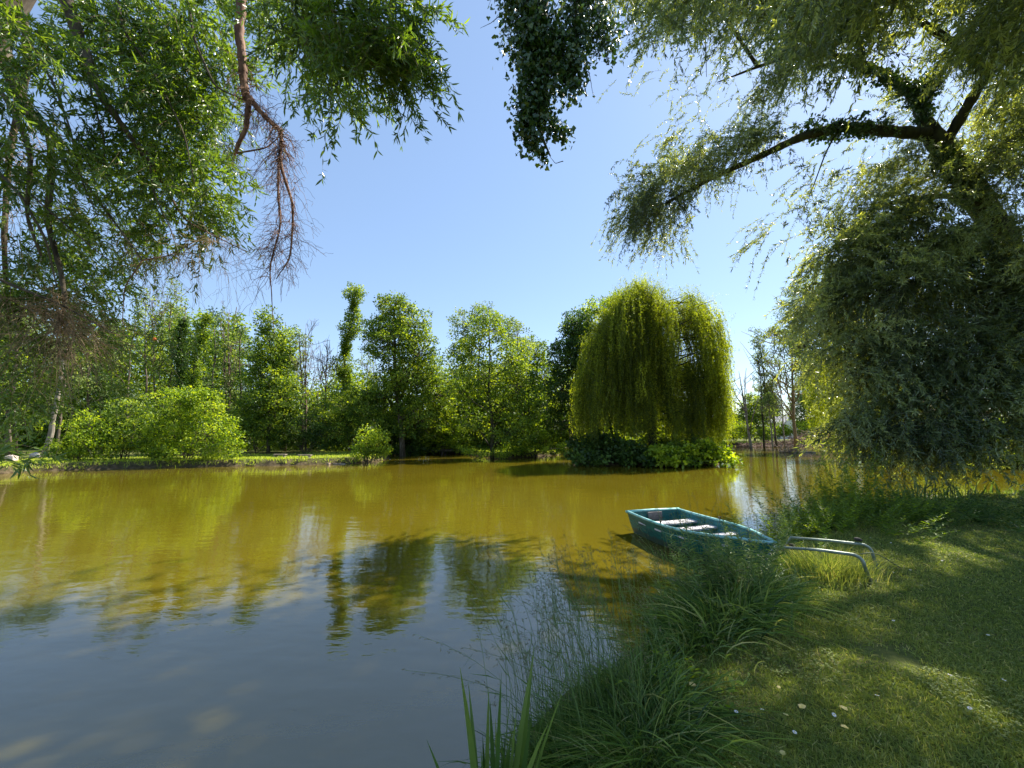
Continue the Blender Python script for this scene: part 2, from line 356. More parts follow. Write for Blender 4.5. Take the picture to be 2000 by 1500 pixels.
lobe_tree('cone_tree', 'leafy cone-shaped tree standing highest at the right of the left wood', 'tree', 530, 33,
  [(523, 628, 22, 32), (526, 680, 36, 40), (520, 735, 40, 45), (550, 780, 50, 45), (500, 800, 40, 40)], 'broad', rho=7, tr=.15)
lobe_tree('maple_tree', 'big round-crowned green tree right of the ivy pole tree', 'tree', 790, 35,
  [(768, 597, 36, 28), (742, 640, 38, 32), (800, 632, 38, 34), (772, 672, 58, 40), (822, 690, 36, 42), (800, 730, 62, 46), (752, 770, 50, 50), (850, 765, 48, 46), (810, 815, 60, 46)],
  'broad', rho=7, tr=.28, per=28)
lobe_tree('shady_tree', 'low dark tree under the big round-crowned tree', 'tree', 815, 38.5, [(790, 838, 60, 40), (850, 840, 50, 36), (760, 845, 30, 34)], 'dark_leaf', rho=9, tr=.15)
lobe_tree('alder_tree', 'airy round tree with visible dark trunk at the water edge', 'tree', 962, 32.5,
  [(955, 640, 40, 36), (920, 690, 36, 42), (1000, 700, 40, 40), (945, 738, 44, 38), (1020, 752, 42, 36), (900, 760, 30, 34), (985, 790, 40, 34), (1035, 800, 30, 34), (925, 820, 36, 32), (1000, 842, 46, 26)],
  'broad', 'mossy_bark', rho=5.0, tr=.17, per=24, shell=.3)
lobe_tree('ash_tree', 'taller back tree showing behind the airy waterside tree', 'tree', 925, 42,
  [(905, 640, 30, 36), (945, 615, 28, 26), (985, 640, 32, 34), (900, 700, 34, 44), (1010, 690, 30, 40), (930, 760, 50, 50)], 'broad_pale', rho=4.2, tr=.2)
lobe_tree('dead_topped_tree', 'half-bare tree with twiggy top right of the airy waterside tree', 'tree', 1008, 39,
  [(1012, 650, 26, 30), (1025, 690, 22, 30), (1000, 730, 30, 40)], 'broad_pale', rho=2.2, tr=.14, twigs=2)
lobe_tree('background_tree', 'soft green tree between the airy tree and the dark tree by the willow', 'tree', 1050, 44,
  [(1045, 688, 30, 32), (1060, 740, 34, 44), (1050, 800, 42, 40)], 'broad', rho=6, tr=.2)
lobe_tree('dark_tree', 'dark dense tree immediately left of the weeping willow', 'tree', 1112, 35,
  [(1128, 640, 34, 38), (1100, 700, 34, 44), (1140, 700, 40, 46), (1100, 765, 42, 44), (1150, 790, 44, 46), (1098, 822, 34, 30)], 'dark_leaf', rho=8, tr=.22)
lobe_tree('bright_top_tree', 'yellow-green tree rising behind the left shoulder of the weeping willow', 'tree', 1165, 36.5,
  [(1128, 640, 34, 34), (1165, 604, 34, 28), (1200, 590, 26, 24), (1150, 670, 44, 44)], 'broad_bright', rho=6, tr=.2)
# shrubs on the far bank
def shrub(bpx, Y, lobes, label, leaf='broad_bright', name='shrub', rho=11, **kw):
    return lobe_tree(name, label, 'shrub', bpx, Y, lobes, leaf, rho=rho, per=24, sig=.2, lsize=.15, lw=.6, tr=.05, stems=5, foliage_name='foliage', trunk_name='stems', shell=.5, **kw)
shrub(165, 24.5, [(175, 835, 32, 34), (150, 868, 36, 26), (196, 872, 34, 26), (130, 893, 28, 14)], 'yellow-green shrub at the left end of the waterside row')
shrub(250, 25.5, [(240, 810, 34, 32), (262, 850, 42, 38), (222, 862, 30, 30)], 'greyish-green shrub between the two brightest waterside shrubs', 'broad')
shrub(370, 25.5, [(345, 790, 44, 36), (400, 790, 36, 38), (330, 835, 46, 42), (395, 845, 56, 42), (440, 866, 30, 26), (300, 868, 34, 28), (360, 884, 60, 22)], 'largest bright green shrub overhanging the left bank')
shrub(505, 33, [(490, 822, 28, 24), (520, 838, 34, 30), (480, 850, 26, 24), (548, 850, 24, 24)], 'olive shrub on the lawn right of the largest shrub', 'broad')
shrub(600, 33.5, [(590, 832, 42, 34), (635, 848, 40, 30), (560, 856, 26, 20)], 'dark green shrub behind the flat boards', 'dark_leaf')
shrub(690, 34, [(668, 790, 44, 36), (712, 800, 40, 36), (660, 838, 40, 34), (715, 840, 44, 36)], 'broad mid-green bush behind the waterside sapling', 'broad')
shrub(718, 27.6, [(716, 856, 22, 24), (738, 866, 22, 26), (706, 880, 22, 16), (742, 888, 20, 12)], 'small bright sapling at the tip of the grassy bank', tuple=0) if False else \
shrub(718, 27.6, [(716, 856, 20, 24), (738, 862, 20, 26), (706, 882, 22, 16), (742, 886, 20, 12)], 'small bright sapling at the tip of the grassy bank', name='sapling')
shrub(868, 37, [(862, 815, 34, 32), (880, 845, 38, 30), (850, 852, 30, 26), (898, 864, 26, 16)], 'round bright bush behind the little jetty', 'broad_bright')
shrub(1040, 34, [(1030, 845, 34, 26), (1060, 862, 26, 16), (1010, 868, 26, 16)], 'light leafy bush right of the dark waterside trunk')
for px, py, w, Y, l in ((800, 876, 36, 36.5, 'low ivy hedge hanging over the bank of the inlet'),):
    shrub(px, Y, [(785, 878, 20, 9), (815, 878, 22, 9), (765, 880, 8, 7)], l, 'dark_leaf')
shrub(935, 31.2, [(915, 879, 20, 9), (945, 884, 18, 9), (975, 884, 20, 10)], 'low yellow-green plants at the foot of the dark waterside trunk')
shrub(1040, 33.0, [(1015, 880, 24, 9), (1045, 880, 22, 10), (1080, 876, 26, 9), (1105, 872, 14, 10)], 'low bright waterside plants left of the willow island')
# far right bank, seen between the willow and the big tree
def bare(bpx, bY, top, Y, spread, label, thick=.1, dead=True, mat='dead_wood', leaf=None, lv=3, name='bare_tree', n0=9):
    k = Y/FPX; x0 = (bpx-1000)*k; z0 = H(x0, Y)-.05; root = empty(name, (x0, Y, z0), label, 'tree'); o = np.array([x0, Y, z0])
    tp = at(top[0], top[1], Y)-o; T, C = MB(), MB()
    P = wander(np.zeros(3), tp, 9, .05); T.tubes(P, np.linspace(thick, thick*.15, 9), 6)
    A = P[rng.integers(2, 8, n0)]; frac = A[:, 2:3]/tp[2]
    Bp = A+np.concatenate([rng.normal(size=(n0, 2)), np.zeros((n0, 1))], 1)*spread*.6+np.array([0, 0, 1.])*(1.1-frac)*tp[2]*.75
    T.tubes(arcs(A, Bp, 6, -.08, .02), np.linspace(1, .2, 6)[None]*thick*.45, 4); ends = []
    r = thick*.2
    for l in range(lv-1):
        A = (A[:, None]+(Bp-A)[:, None]*rng.uniform(.3, .95, (1, 4, 1))).reshape(-1, 3)
        L_ = np.repeat(np.linalg.norm(Bp-A[::4], axis=1)[:, None], 4).reshape(-1, 1)*.45+.25
        Bp = A+norm(rng.normal(size=A.shape)*[.6, .6, .4]+[0, 0, .8])*L_
        T.tubes(arcs(A, Bp, 4, -.04, .02), r, 3); r *= .6; ends.append(Bp)
    if leaf: clumps(C, np.concatenate(ends), 9, .3, .2, .12, 'long', .2)
    T.build('trunk', M[mat], root)
    if leaf: C.build('crown', M[leaf], root, smooth=False)
bare(1405, 0, (1412, 668), 58, 2.2, 'thin pale tree rising just right of the weeping willow', .14, leaf='broad_pale', n0=7, name='thin_tree')
bare(1462, 0, (1443, 725), 50, 2.4, 'leafless dead tree with a fork against the sky', .17, n0=6, lv=2)
bare(1487, 0, (1481, 690), 52, .8, 'straight dark bare trunk right of the forked dead tree', .12, n0=5, lv=2, mat='mossy_bark')
bare(1527, 0, (1520, 700), 53, .7, 'thin straight bare pole between the two poplars', .10, n0=3, lv=2, name='bare_tree')
for q_ in ((642, (640, 662), 36, 1.2, 'bare twiggy dead tree in the gap between the wood and the ivy pole tree', 8), (312, (300, 556), 39, 1.4, 'wispy bare-topped tree rising above the left wood', 9), (455, (448, 604), 38, 1.2, 'bare-topped thin tree between the ivy-clad pair and the cone tree', 7), (602, (598, 632), 36.5, 1.2, 'twiggy bare tree behind the feathery tree at the right edge of the left wood', 8), (735, (728, 650), 42, 1.1, 'thin bare tree between the ivy pole tree and the big round tree', 6)):
    bare(q_[0], 0, q_[1], q_[2], q_[3], q_[4], .09, n0=q_[5], lv=3, mat='brush')
lobe_tree('poplar_tree', 'narrow sparse poplar with pale leaves', 'tree', 1514, 54, [(1480, 665, 14, 20, 0), (1488, 700, 16, 24, 0), (1492, 745, 20, 26, 0), (1500, 790, 20, 26, 0)], 'broad_pale', rho=4, tr=.15, twigs=1.2)
bare(1548, 0, (1545, 640), 52, 4.5, 'many-stemmed tree with fan of pale stems and airy crown', .22, leaf='broad_pale', mat='tan_twig', n0=26, name='multi_stem_tree')
bare(1503, 0, (1500, 780), 51, 1.4, 'short twiggy tree in front of the pale house', .12, n0=6, lv=3, leaf='broad_pale', name='small_tree')
lobe_tree('conifer', 'dark pointed conifer beside the pale house', 'tree', 1506, 95, [(1504, 757, 7, 8, 0), (1504, 775, 13, 14, 0), (1504, 795, 19, 18, 0), (1504, 815, 21, 16, 0)], 'conifer', rho=5, per=24, lsize=.4, lw=.4, sig=.5, tr=.3)
lobe_tree('rounded_tree', 'soft round tree behind the dead trunk on the far right bank', 'tree', 1470, 62, [(1468, 795, 26, 26), (1455, 820, 24, 22), (1490, 815, 26, 26)], 'broad', rho=4.5, lsize=.28, sig=.35)
lobe_tree('rounded_tree', 'pale green tree behind the many-stemmed tree', 'tree', 1590, 66, [(1585, 720, 34, 36), (1600, 770, 36, 40), (1570, 800, 30, 32), (1620, 812, 34, 32)], 'broad_pale', rho=4.5, lsize=.28, sig=.35)
lobe_tree('willow_tree', 'large grey-green feathery tree on the far right shore', 'tree', 1665, 44,
  [(1600, 570, 50, 40), (1560, 610, 44, 40), (1640, 620, 60, 60), (1580, 670, 50, 40), (1650, 700, 60, 60), (1700, 640, 60, 70), (1610, 740, 40, 40), (1700, 760, 60, 70)],
  'broad_pale', rho=4.2, per=26, lsize=.24, lw=.35, sig=.34, tr=.3, twigs=.7)
for (px, py, w, h, Y, l, lf) in ((1425, 842, 22, 16, 58, 'bright bush beside the water right of the weeping willow', 'broad_bright'), (1456, 838, 16, 20, 54, 'dark bush at the foot of the forked dead tree', 'broad'),
    (1490, 848, 18, 12, 60, 'low bush at the foot of the straight dark trunk', 'broad'), (1515, 838, 24, 14, 64, 'yellow-green bush below the pale house', 'broad_bright'), (1575, 838, 30, 16, 62, 'bush behind the right part of the brush pile', 'broad_bright'),
    (1625, 838, 30, 18, 62, 'dim bush at the right end of the brush pile', 'dark_leaf'), (1395, 850, 18, 14, 56, 'bush hidden behind the right edge of the willow', 'broad')):
    lobe_tree('bush', l, 'bush', px, Y, [(px, py, w, h), (px+w*.6, py+5, w*.6, h*.7)], lf, rho=7, per=22, sig=.28, lsize=.22, tr=.05, stems=4, foliage_name='foliage', trunk_name='stems')
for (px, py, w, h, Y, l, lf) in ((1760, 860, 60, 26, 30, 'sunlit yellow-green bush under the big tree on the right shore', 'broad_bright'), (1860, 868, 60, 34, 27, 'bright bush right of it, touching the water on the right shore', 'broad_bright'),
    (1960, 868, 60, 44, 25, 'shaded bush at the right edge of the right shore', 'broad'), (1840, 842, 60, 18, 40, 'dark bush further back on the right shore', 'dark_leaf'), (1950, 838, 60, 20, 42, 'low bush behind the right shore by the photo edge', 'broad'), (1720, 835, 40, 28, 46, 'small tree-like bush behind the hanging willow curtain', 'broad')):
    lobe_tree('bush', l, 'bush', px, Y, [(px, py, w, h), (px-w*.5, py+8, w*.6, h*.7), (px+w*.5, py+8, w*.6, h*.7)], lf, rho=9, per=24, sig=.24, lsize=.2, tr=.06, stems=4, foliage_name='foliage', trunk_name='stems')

# dense wood behind, read as one mass
b = MB(); tr_ = MB(); C = []
for i in range(330):
    px = rng.uniform(-500, 1330); Y = rng.uniform(40, 56); k = Y/FPX
    top = (655+25*math.sin(px*.013)+rng.normal(0, 26)) if px < 600 else ((760 if px < 665 else 730)+rng.normal(0, 14))
    if px < 60: top -= 40
    if i > 210: top = rng.uniform(770, 815); Y = rng.uniform(38, 46); k = Y/FPX
    x = (px-1000)*k; z0 = .4; zt = at(px, top, Y)[2]
    for z in np.arange(z0, zt, 1.1): C.append(np.array([x, Y, z])+rng.normal(size=(5, 3))*[.9, .9, .5])
    tr_.tubes(wander(np.array([x, Y, 0.]), np.array([x+rng.normal(0, .5), Y, zt+rng.uniform(-.5, 1.3)]), 6, .1), np.linspace(.13, .03, 6), 5)
C = np.concatenate(C); clumps(b, C, 26, .5, .3, .2, 'long', .22)
root = bpy.data.objects.new('woods', None); S.collection.objects.link(root); tag(root, 'dense green wood closing the view behind the far bank', 'wood', None, 'stuff')
tag(b.build('foliage', M['broad'], root, smooth=False), None, None, None, 'stuff'); tag(tr_.build('trunks', M['bark'], root), None, None, None, 'stuff')
b = MB(); C = []
for px in np.arange(1330, 2700, 9):
    Y = rng.uniform(85, 105); x = (px-1000)*Y/FPX; zt = 2.5+1.6*abs(math.sin(px*.02))+rng.uniform(0, 2)
    C.append(np.stack([x+rng.normal(0, 1.2, 22), Y+rng.normal(0, 1, 22), rng.uniform(.3, zt, 22)], -1))
clumps(b, np.concatenate(C), 22, .7, .45, .3, 'long', .25)
tag(b.build('far_hedge_foliage', M['broad'], None, smooth=False), 'low line of distant greenery behind the right shore', 'distant hedge', None, 'stuff')

# ------------------------------------------------------------------ weeping willows
def weeping(name, label, Y, bpx, cols, limbs, leaf, dens=1., ls=.12, lwid=.03, base=None, tr=.3, depth=3.0, bright=None, k2=30):
    """cols: (px, py top, half width, py bottom, clusters, depth offset)"""
    k = Y/FPX; x0 = (bpx-1000)*k; z0 = (H(x0, Y)-.1) if base is None else base
    root = empty(name, (x0, Y, z0), label, 'tree'); o = np.array([x0, Y, z0]); T, C, G = MB(), MB(), MB()
    for pts, r0 in limbs:
        P = np.array([at(a, b_, Y+dy)-o for a, b_, dy in pts]); P[0, 2] = min(P[0, 2], 0) if pts[0][1] > 860 else P[0, 2]
        t = np.linspace(0, 1, len(P)); tt = np.linspace(0, 1, len(P)*4); Q = np.stack([np.interp(tt, t, P[:, j]) for j in range(3)], 1)
        Q += rng.normal(0, .03, Q.shape); T.tubes(Q, np.interp(tt, [0, 1], [r0, r0*.3]), 8)
    hub = np.array([0, 0, 0])
    for px, pt, w, pb, n, dy in cols:
        c = at(px, pt, Y)-o; zb = at(px, pb+14, Y)[2]-z0
        for q in range(n):
            a = np.array([c[0]+rng.uniform(-1, 1)*w*k, dy+rng.uniform(-1, 1)*depth*.5, c[2]+rng.normal(-.1, .45)]); ct = rng.normal(.48, .26)
            lb = zb+abs(rng.normal(0, .22))*(a[2]-zb); m_ = int(k2*rng.uniform(.35, .62))
            s0 = a+rng.normal(size=(m_, 3))*[.20, .20, .2]; off = rng.normal(size=(m_, 3))*[.17, .17, 0]
            e = s0+off; e[:, 2] = lb+np.abs(rng.normal(0, .16, m_))*(a[2]-lb)
            out = norm((s0-np.array([0, 0, s0[0, 2]]))*[1, 1, 0]+1e-6)
            t = np.linspace(0, 1, 7)[None, :, None]
            P = s0[:, None]*(1-t)+e[:, None]*t+out[:, None]*(np.sin(np.minimum(t*3, 1.57))*.35)+np.array([0, 0, 1.])*(np.sin(np.minimum(t*6, 3.14))*.22)
            P[:, 1:-1, :2] += np.cumsum(rng.normal(0, .05, (m_, 5, 2)), 1)
            G.tubes(P[::3], .004, 3)
            nl = int(26*dens*max(a[2]-lb, 1.)/2.2); tl = rng.uniform(.0, 1, (m_, nl))*5.999; i0 = tl.astype(int); f = (tl-i0)[..., None]
            I = np.arange(m_)[:, None]; A_, B_ = P[I, i0], P[I, i0+1]; q_ = (A_+(B_-A_)*f).reshape(-1, 3); d = norm((B_-A_).reshape(-1, 3))
            C.leaves(q_, d+rng.normal(size=q_.shape)*.75, ls*1.25*rng.uniform(.7, 1.3, len(q_)), lwid*1.35, np.clip(ct+rng.normal(0, .18, len(q_)), 0, 1))
            U = s0[:8]; V_ = U+rng.normal(size=(8, 3))*[.3, .3, .15]+[0, 0, .35]; V2 = V_+rng.normal(size=(8, 3))*[.35, .3, .1]+[0, 0, -.35]; C.leaves(np.concatenate([U+(V_-U)*f_ for f_ in np.linspace(0, 1, 7)]+[V_+(V2-V_)*f_ for f_ in np.linspace(0, 1, 6)]), rng.normal(size=(104, 3))*.6+[0, 0, -.4], ls, lwid, ct)
            if rng.uniform() < .35:
                j = P[0, 0]; src = np.array([j[0]*.45, j[1]*.4, j[2]*.93]); T.tubes(wander(src, j, 5, .08), np.linspace(.05, .015, 5), 4)
    T.build('trunk', M['mossy_bark'], root); G.build('hanging_twigs', M['mossy_bark'], root); C.build('crown', M[leaf], root, smooth=False)
    return root
weeping('weeping_willow', 'large weeping willow on the small leafy island', 28, 1268,
  [(1142, 715, 12, 858, 8, 0), (1160, 665, 16, 862, 12, 0), (1186, 628, 18, 862, 18, 0), (1218, 592, 20, 862, 28, -.5), (1250, 574, 20, 850, 30, 0), (1282, 578, 16, 840, 16, .6),
   (1245, 606, 45, 700, 20, -1.2), (1205, 650, 34, 770, 12, -1.4), (1352, 596, 22, 690, 16, 0), (1335, 600, 16, 650, 6, .4), (1374, 625, 10, 850, 12, 0), (1384, 650, 5, 740, 5, 0), (1345, 720, 20, 868, 20, .2),
   (1290, 690, 22, 860, 16, .3), (1322, 745, 22, 872, 14, -.2), (1388, 745, 8, 858, 12, 0), (1235, 700, 20, 868, 12, -.6), (1375, 740, 20, 866, 16, .6), (1268, 640, 20, 800, 10, -.8), (1312, 600, 16, 720, 5, 0), (1330, 650, 20, 760, 4, .5), (1160, 760, 22, 870, 8, -1.3), (1210, 730, 20, 872, 7, -1.6), (1376, 700, 10, 868, 8, -.6), (1350, 620, 24, 740, 9, -.8), (1365, 606, 16, 700, 6, .4), (1345, 660, 24, 800, 5, -1.), (1300, 800, 16, 872, 6, -1.)],
  [([(1276, 885, 0), (1270, 800, 0), (1248, 720, -.2), (1250, 650, 0), (1262, 600, 0)], .34), ([(1250, 660, 0), (1275, 610, 0), (1310, 592, 0), (1350, 590, 0)], .2), ([(1250, 680, 0), (1220, 630, 0), (1190, 615, 0)], .18),
   ([(1270, 800, 0), (1285, 740, .5), (1300, 690, .8), (1330, 640, .6), (1365, 610, .3)], .18), ([(1310, 592, 0), (1330, 640, -.5), (1322, 700, -.6)], .1), ([(1205, 870, 0), (1190, 820, -.3), (1180, 760, 0)], .1)], 'weeping')
weeping('weeping_willow', 'yellow-green weeping willow behind the big right-hand tree', 31, 1668,
  [(1600, 720, 16, 855, 8, 0), (1625, 700, 20, 860, 8, .4), (1655, 780, 18, 902, 12, -.4), (1690, 760, 22, 905, 14, 0), (1730, 740, 24, 900, 14, 0), (1770, 740, 22, 896, 10, 0), (1660, 690, 40, 800, 10, 0)],
  [([(1690, 880, 0), (1685, 800, 0), (1660, 740, 0), (1630, 700, 0)], .26), ([(1685, 800, 0), (1720, 740, 0), (1760, 730, 0)], .2)], 'weeping', k2=26)
# undergrowth on the island
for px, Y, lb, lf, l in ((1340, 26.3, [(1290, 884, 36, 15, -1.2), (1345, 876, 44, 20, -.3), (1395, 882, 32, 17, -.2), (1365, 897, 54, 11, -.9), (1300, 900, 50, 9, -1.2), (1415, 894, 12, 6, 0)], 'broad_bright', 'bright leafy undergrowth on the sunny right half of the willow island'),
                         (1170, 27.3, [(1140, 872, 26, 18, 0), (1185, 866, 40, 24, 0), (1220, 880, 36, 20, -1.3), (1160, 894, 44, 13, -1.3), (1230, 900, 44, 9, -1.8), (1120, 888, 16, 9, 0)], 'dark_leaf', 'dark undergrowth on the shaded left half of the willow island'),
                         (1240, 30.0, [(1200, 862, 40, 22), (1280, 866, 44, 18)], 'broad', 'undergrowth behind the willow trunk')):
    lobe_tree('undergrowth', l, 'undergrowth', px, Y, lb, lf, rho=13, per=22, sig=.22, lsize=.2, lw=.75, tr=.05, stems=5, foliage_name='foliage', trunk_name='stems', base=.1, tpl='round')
# ------------------------------------------------------------------ the big willow on the right, and the trees overhead
def spline(P, n):
    P = np.asarray(P, float); t = np.linspace(0, 1, len(P)); tt = np.linspace(0, 1, n)
    Q = np.stack([np.interp(tt, t, P[:, j]) for j in range(P.shape[1])], 1)
    for _ in range(2): Q[1:-1] = (Q[:-2]+2*Q[1:-1]+Q[2:])/4
    return Q
def limb(mb, pts, r0, r1, o, rough=.02, sides=10):
    P = np.array([at(a, b_, Y)-o for a, b_, Y in pts]); Q = spline(P, len(P)*6); Q[1:] += np.cumsum(rng.normal(0, rough*r0, Q[1:].shape), 0)*.6
    rr = np.linspace(r0, r1, len(Q))*(1+.10*np.sin(np.arange(len(Q))*1.9)); mb.tubes(Q, rr, sides); return Q
def lit_gap(Pw, strength=.94):                       # gaps in the canopy through which the sun reaches water, boat and lawn
    g = Pw[:, :2]-Pw[:, 2:3]*np.array([math.sin(SUN_AZ), math.cos(SUN_AZ)])/math.tan(SUN_EL); k = np.ones(len(Pw), bool); q = rng.uniform(0, 1, len(Pw))
    for cx, cy, rx, ry, st in GAPS: k &= ~((((g[:, 0]-cx)/rx)**2+((g[:, 1]-cy)/ry)**2 < 1) & (q < np.where((Pw[:, 2] < 11) & (st == .97), .88, st)))
    k &= ~((Pw[:, 2] > 12.5) & (g[:, 0] < -.8) & (g[:, 1] > 4.9+.25*np.sin(g[:, 0]*2)) & (g[:, 1] < 14) & (q < .95))
    k &= ~((Pw[:, 2] > 9) & (g[:, 0] < -1.5) & (g[:, 1] < 2.7) & (q < .9))
    return k
GAPS = [(2.7, 7.6, 2.2, 2.9, .97)]
for px_, py_, rx_, ry_, st_ in ((1850, 1100, 1.3, .7, .97), (1580, 1195, 1.1, .6, .93), (1720, 1185, 1.1, .55, .95), (1610, 1100, .8, .7, .9), (1600, 1460, .8, .6, .99), (1850, 1435, .9, .55, .99), (1990, 1490, .8, .55, .99), (410, 1440, .6, .5, .6), (1450, 1250, .6, .4, .5), (1900, 1060, 2.0, .5, .6)):
    g_ = gnd(px_, py_, .5 if px_ > 1000 else 0); GAPS.append((g_[0], g_[1], rx_*1.0, ry_*1.1, min(st_*1.05, .99)))
def sprays(C, T, c, r, n, L_, nl, ls, lw, bias=(0, 0, -.5), droop=.5, tpl='long', wig=.03, spread=.2, tw=.004, mb2=None, shell=0., tilt=.35, org=None, tone0=.5, grp=1, gs=.3):
    if grp > 1:                                     # boughs: several sprays share a root, a direction and a tone
        m_ = max(n//grp, 1); n = m_*grp; d = norm(rng.normal(size=(m_, 3))); u = rng.uniform(0, 1, (m_, 1))**.42; gt = np.repeat(rng.normal(tone0, spread, m_), grp)
        A = np.repeat(c+d*u*r, grp, 0)+rng.normal(size=(n, 3))*gs*L_*[1, 1, .5]; gd = np.repeat(norm(rng.normal(size=(m_, 3))*[1, 1, .45]), grp, 0); d = np.repeat(d, grp, 0)
    else:
        d = norm(rng.normal(size=(n, 3))); u = (shell+(1-shell)*rng.uniform(0, 1, (n, 1)))**.5; A = c+d*u*r; gd = 0; gt = rng.normal(tone0, spread, n)
    if org is not None: kp = lit_gap(A+org+np.array([0, 0, -.2])); A, d, gt = A[kp], d[kp], gt[kp]; gd = gd[kp] if grp > 1 else 0; n = len(A)
    if n == 0: return
    d0 = norm(norm(rng.normal(size=(n, 3))*[1, 1, .6])*(.45 if grp > 1 else 1)+gd+np.array(bias)+d*.4); LL = L_*rng.uniform(.5, 1.3, (n, 1))
    t = np.linspace(0, 1, 6)[None, :, None]
    P = A[:, None]+d0[:, None]*LL[:, None]*t+np.array([0, 0, -1.])*(droop*LL[:, None]*t**2); P[:, 1:] += np.cumsum(rng.normal(0, wig, P[:, 1:].shape), 1)*L_
    T.tubes(P, np.linspace(1, .4, 6)[None]*tw, 3)
    tl = rng.uniform(.0, 1, (n, nl))**.8*4.999; i0 = tl.astype(int); f = (tl-i0)[..., None]; I = np.arange(n)[:, None]
    A_, B_ = P[I, i0], P[I, i0+1]; q = (A_+(B_-A_)*f).reshape(-1, 3); g = norm((B_-A_).reshape(-1, 3))
    tone = np.clip(np.repeat(gt, nl)+rng.normal(0, .13, n*nl), 0, 1)
    C.leaves(q, g*.8+rng.normal(size=q.shape)*tilt*1.4, ls*rng.uniform(.6, 1.25, len(q)), lw*rng.uniform(.8, 1.2, len(q)), tone, tpl)
base = np.array([17.0, 13.0, .45])
root = empty('willow_tree', base, 'huge grey-green willow arching over the right half of the pond', 'tree'); T, C, G = MB(), MB(), MB()
tr0 = [(2060, 1000, 13), (2020, 800, 13), (2000, 600, 13), (1965, 480, 13), (1900, 370, 13), (1840, 290, 13), (1812, 250, 13)]
P = [at(*q)-base for q in tr0]; P[0] = np.array([0, 0, -.2]); Q = spline(P, 40); T.tubes(Q, np.linspace(.52, .27, 40)*(1+.06*np.sin(np.arange(40)*1.3)), 12)
LB = [([(1815, 262, 13), (1740, 256, 12.6), (1640, 246, 12.2), (1560, 270, 12), (1490, 305, 12), (1400, 345, 12), (1300, 400, 12)], .24, .05),
      ([(1812, 255, 13), (1790, 190, 13.2), (1740, 150, 13.4), (1650, 112, 13.6), (1560, 104, 13.8), (1480, 130, 14), (1400, 160, 14)], .27, .02),
      ([(1640, 246, 12.2), (1612, 300, 12.1), (1590, 360, 12), (1565, 420, 12)], .035, .008), ([(1600, 104, 13.7), (1600, 40, 13.6), (1590, -60, 13.5)], .12, .06),
      ([(1680, 118, 13.5), (1674, 40, 13.3), (1680, -80, 13)], .12, .06), ([(1840, 290, 13), (1900, 190, 12), (1930, 140, 11.6), (1870, 90, 11.5), (1780, 30, 11.4), (1700, -60, 11.4)], .2, .08),
      ([(1890, 360, 13), (1960, 280, 12), (2040, 230, 11)], .2, .1), ([(1965, 490, 13), (1900, 480, 12.3), (1830, 500, 12), (1760, 545, 11.8), (1700, 600, 11.8)], .14, .04),
      ([(1930, 420, 13), (1860, 380, 13.4), (1760, 390, 14), (1700, 410, 14), (1688, 470, 14)], .15, .05), ([(2000, 600, 13), (1930, 640, 12), (1850, 660, 11.6), (1760, 700, 11.4)], .14, .04),
      ([(2010, 760, 13), (1940, 780, 12), (1860, 830, 11.6), (1780, 860, 11.5)], .12, .03), ([(1480, 130, 14), (1440, 70, 14), (1390, 0, 14), (1340, -80, 14)], .08, .04), ([(1370, 0, 13), (1378, 80, 13), (1380, 150, 13)], .03, .01),
      ([(1700, -60, 11.4), (1500, -260, 11), (1300, -420, 11)], .16, .07), ([(1700, -60, 11.4), (1750, -300, 10.5)], .16, .07), ([(1300, -420, 11), (1100, -500, 10)], .08, .04)]
for pts, a, c_ in LB: limb(T, pts, a*.85, c_*.85, base)
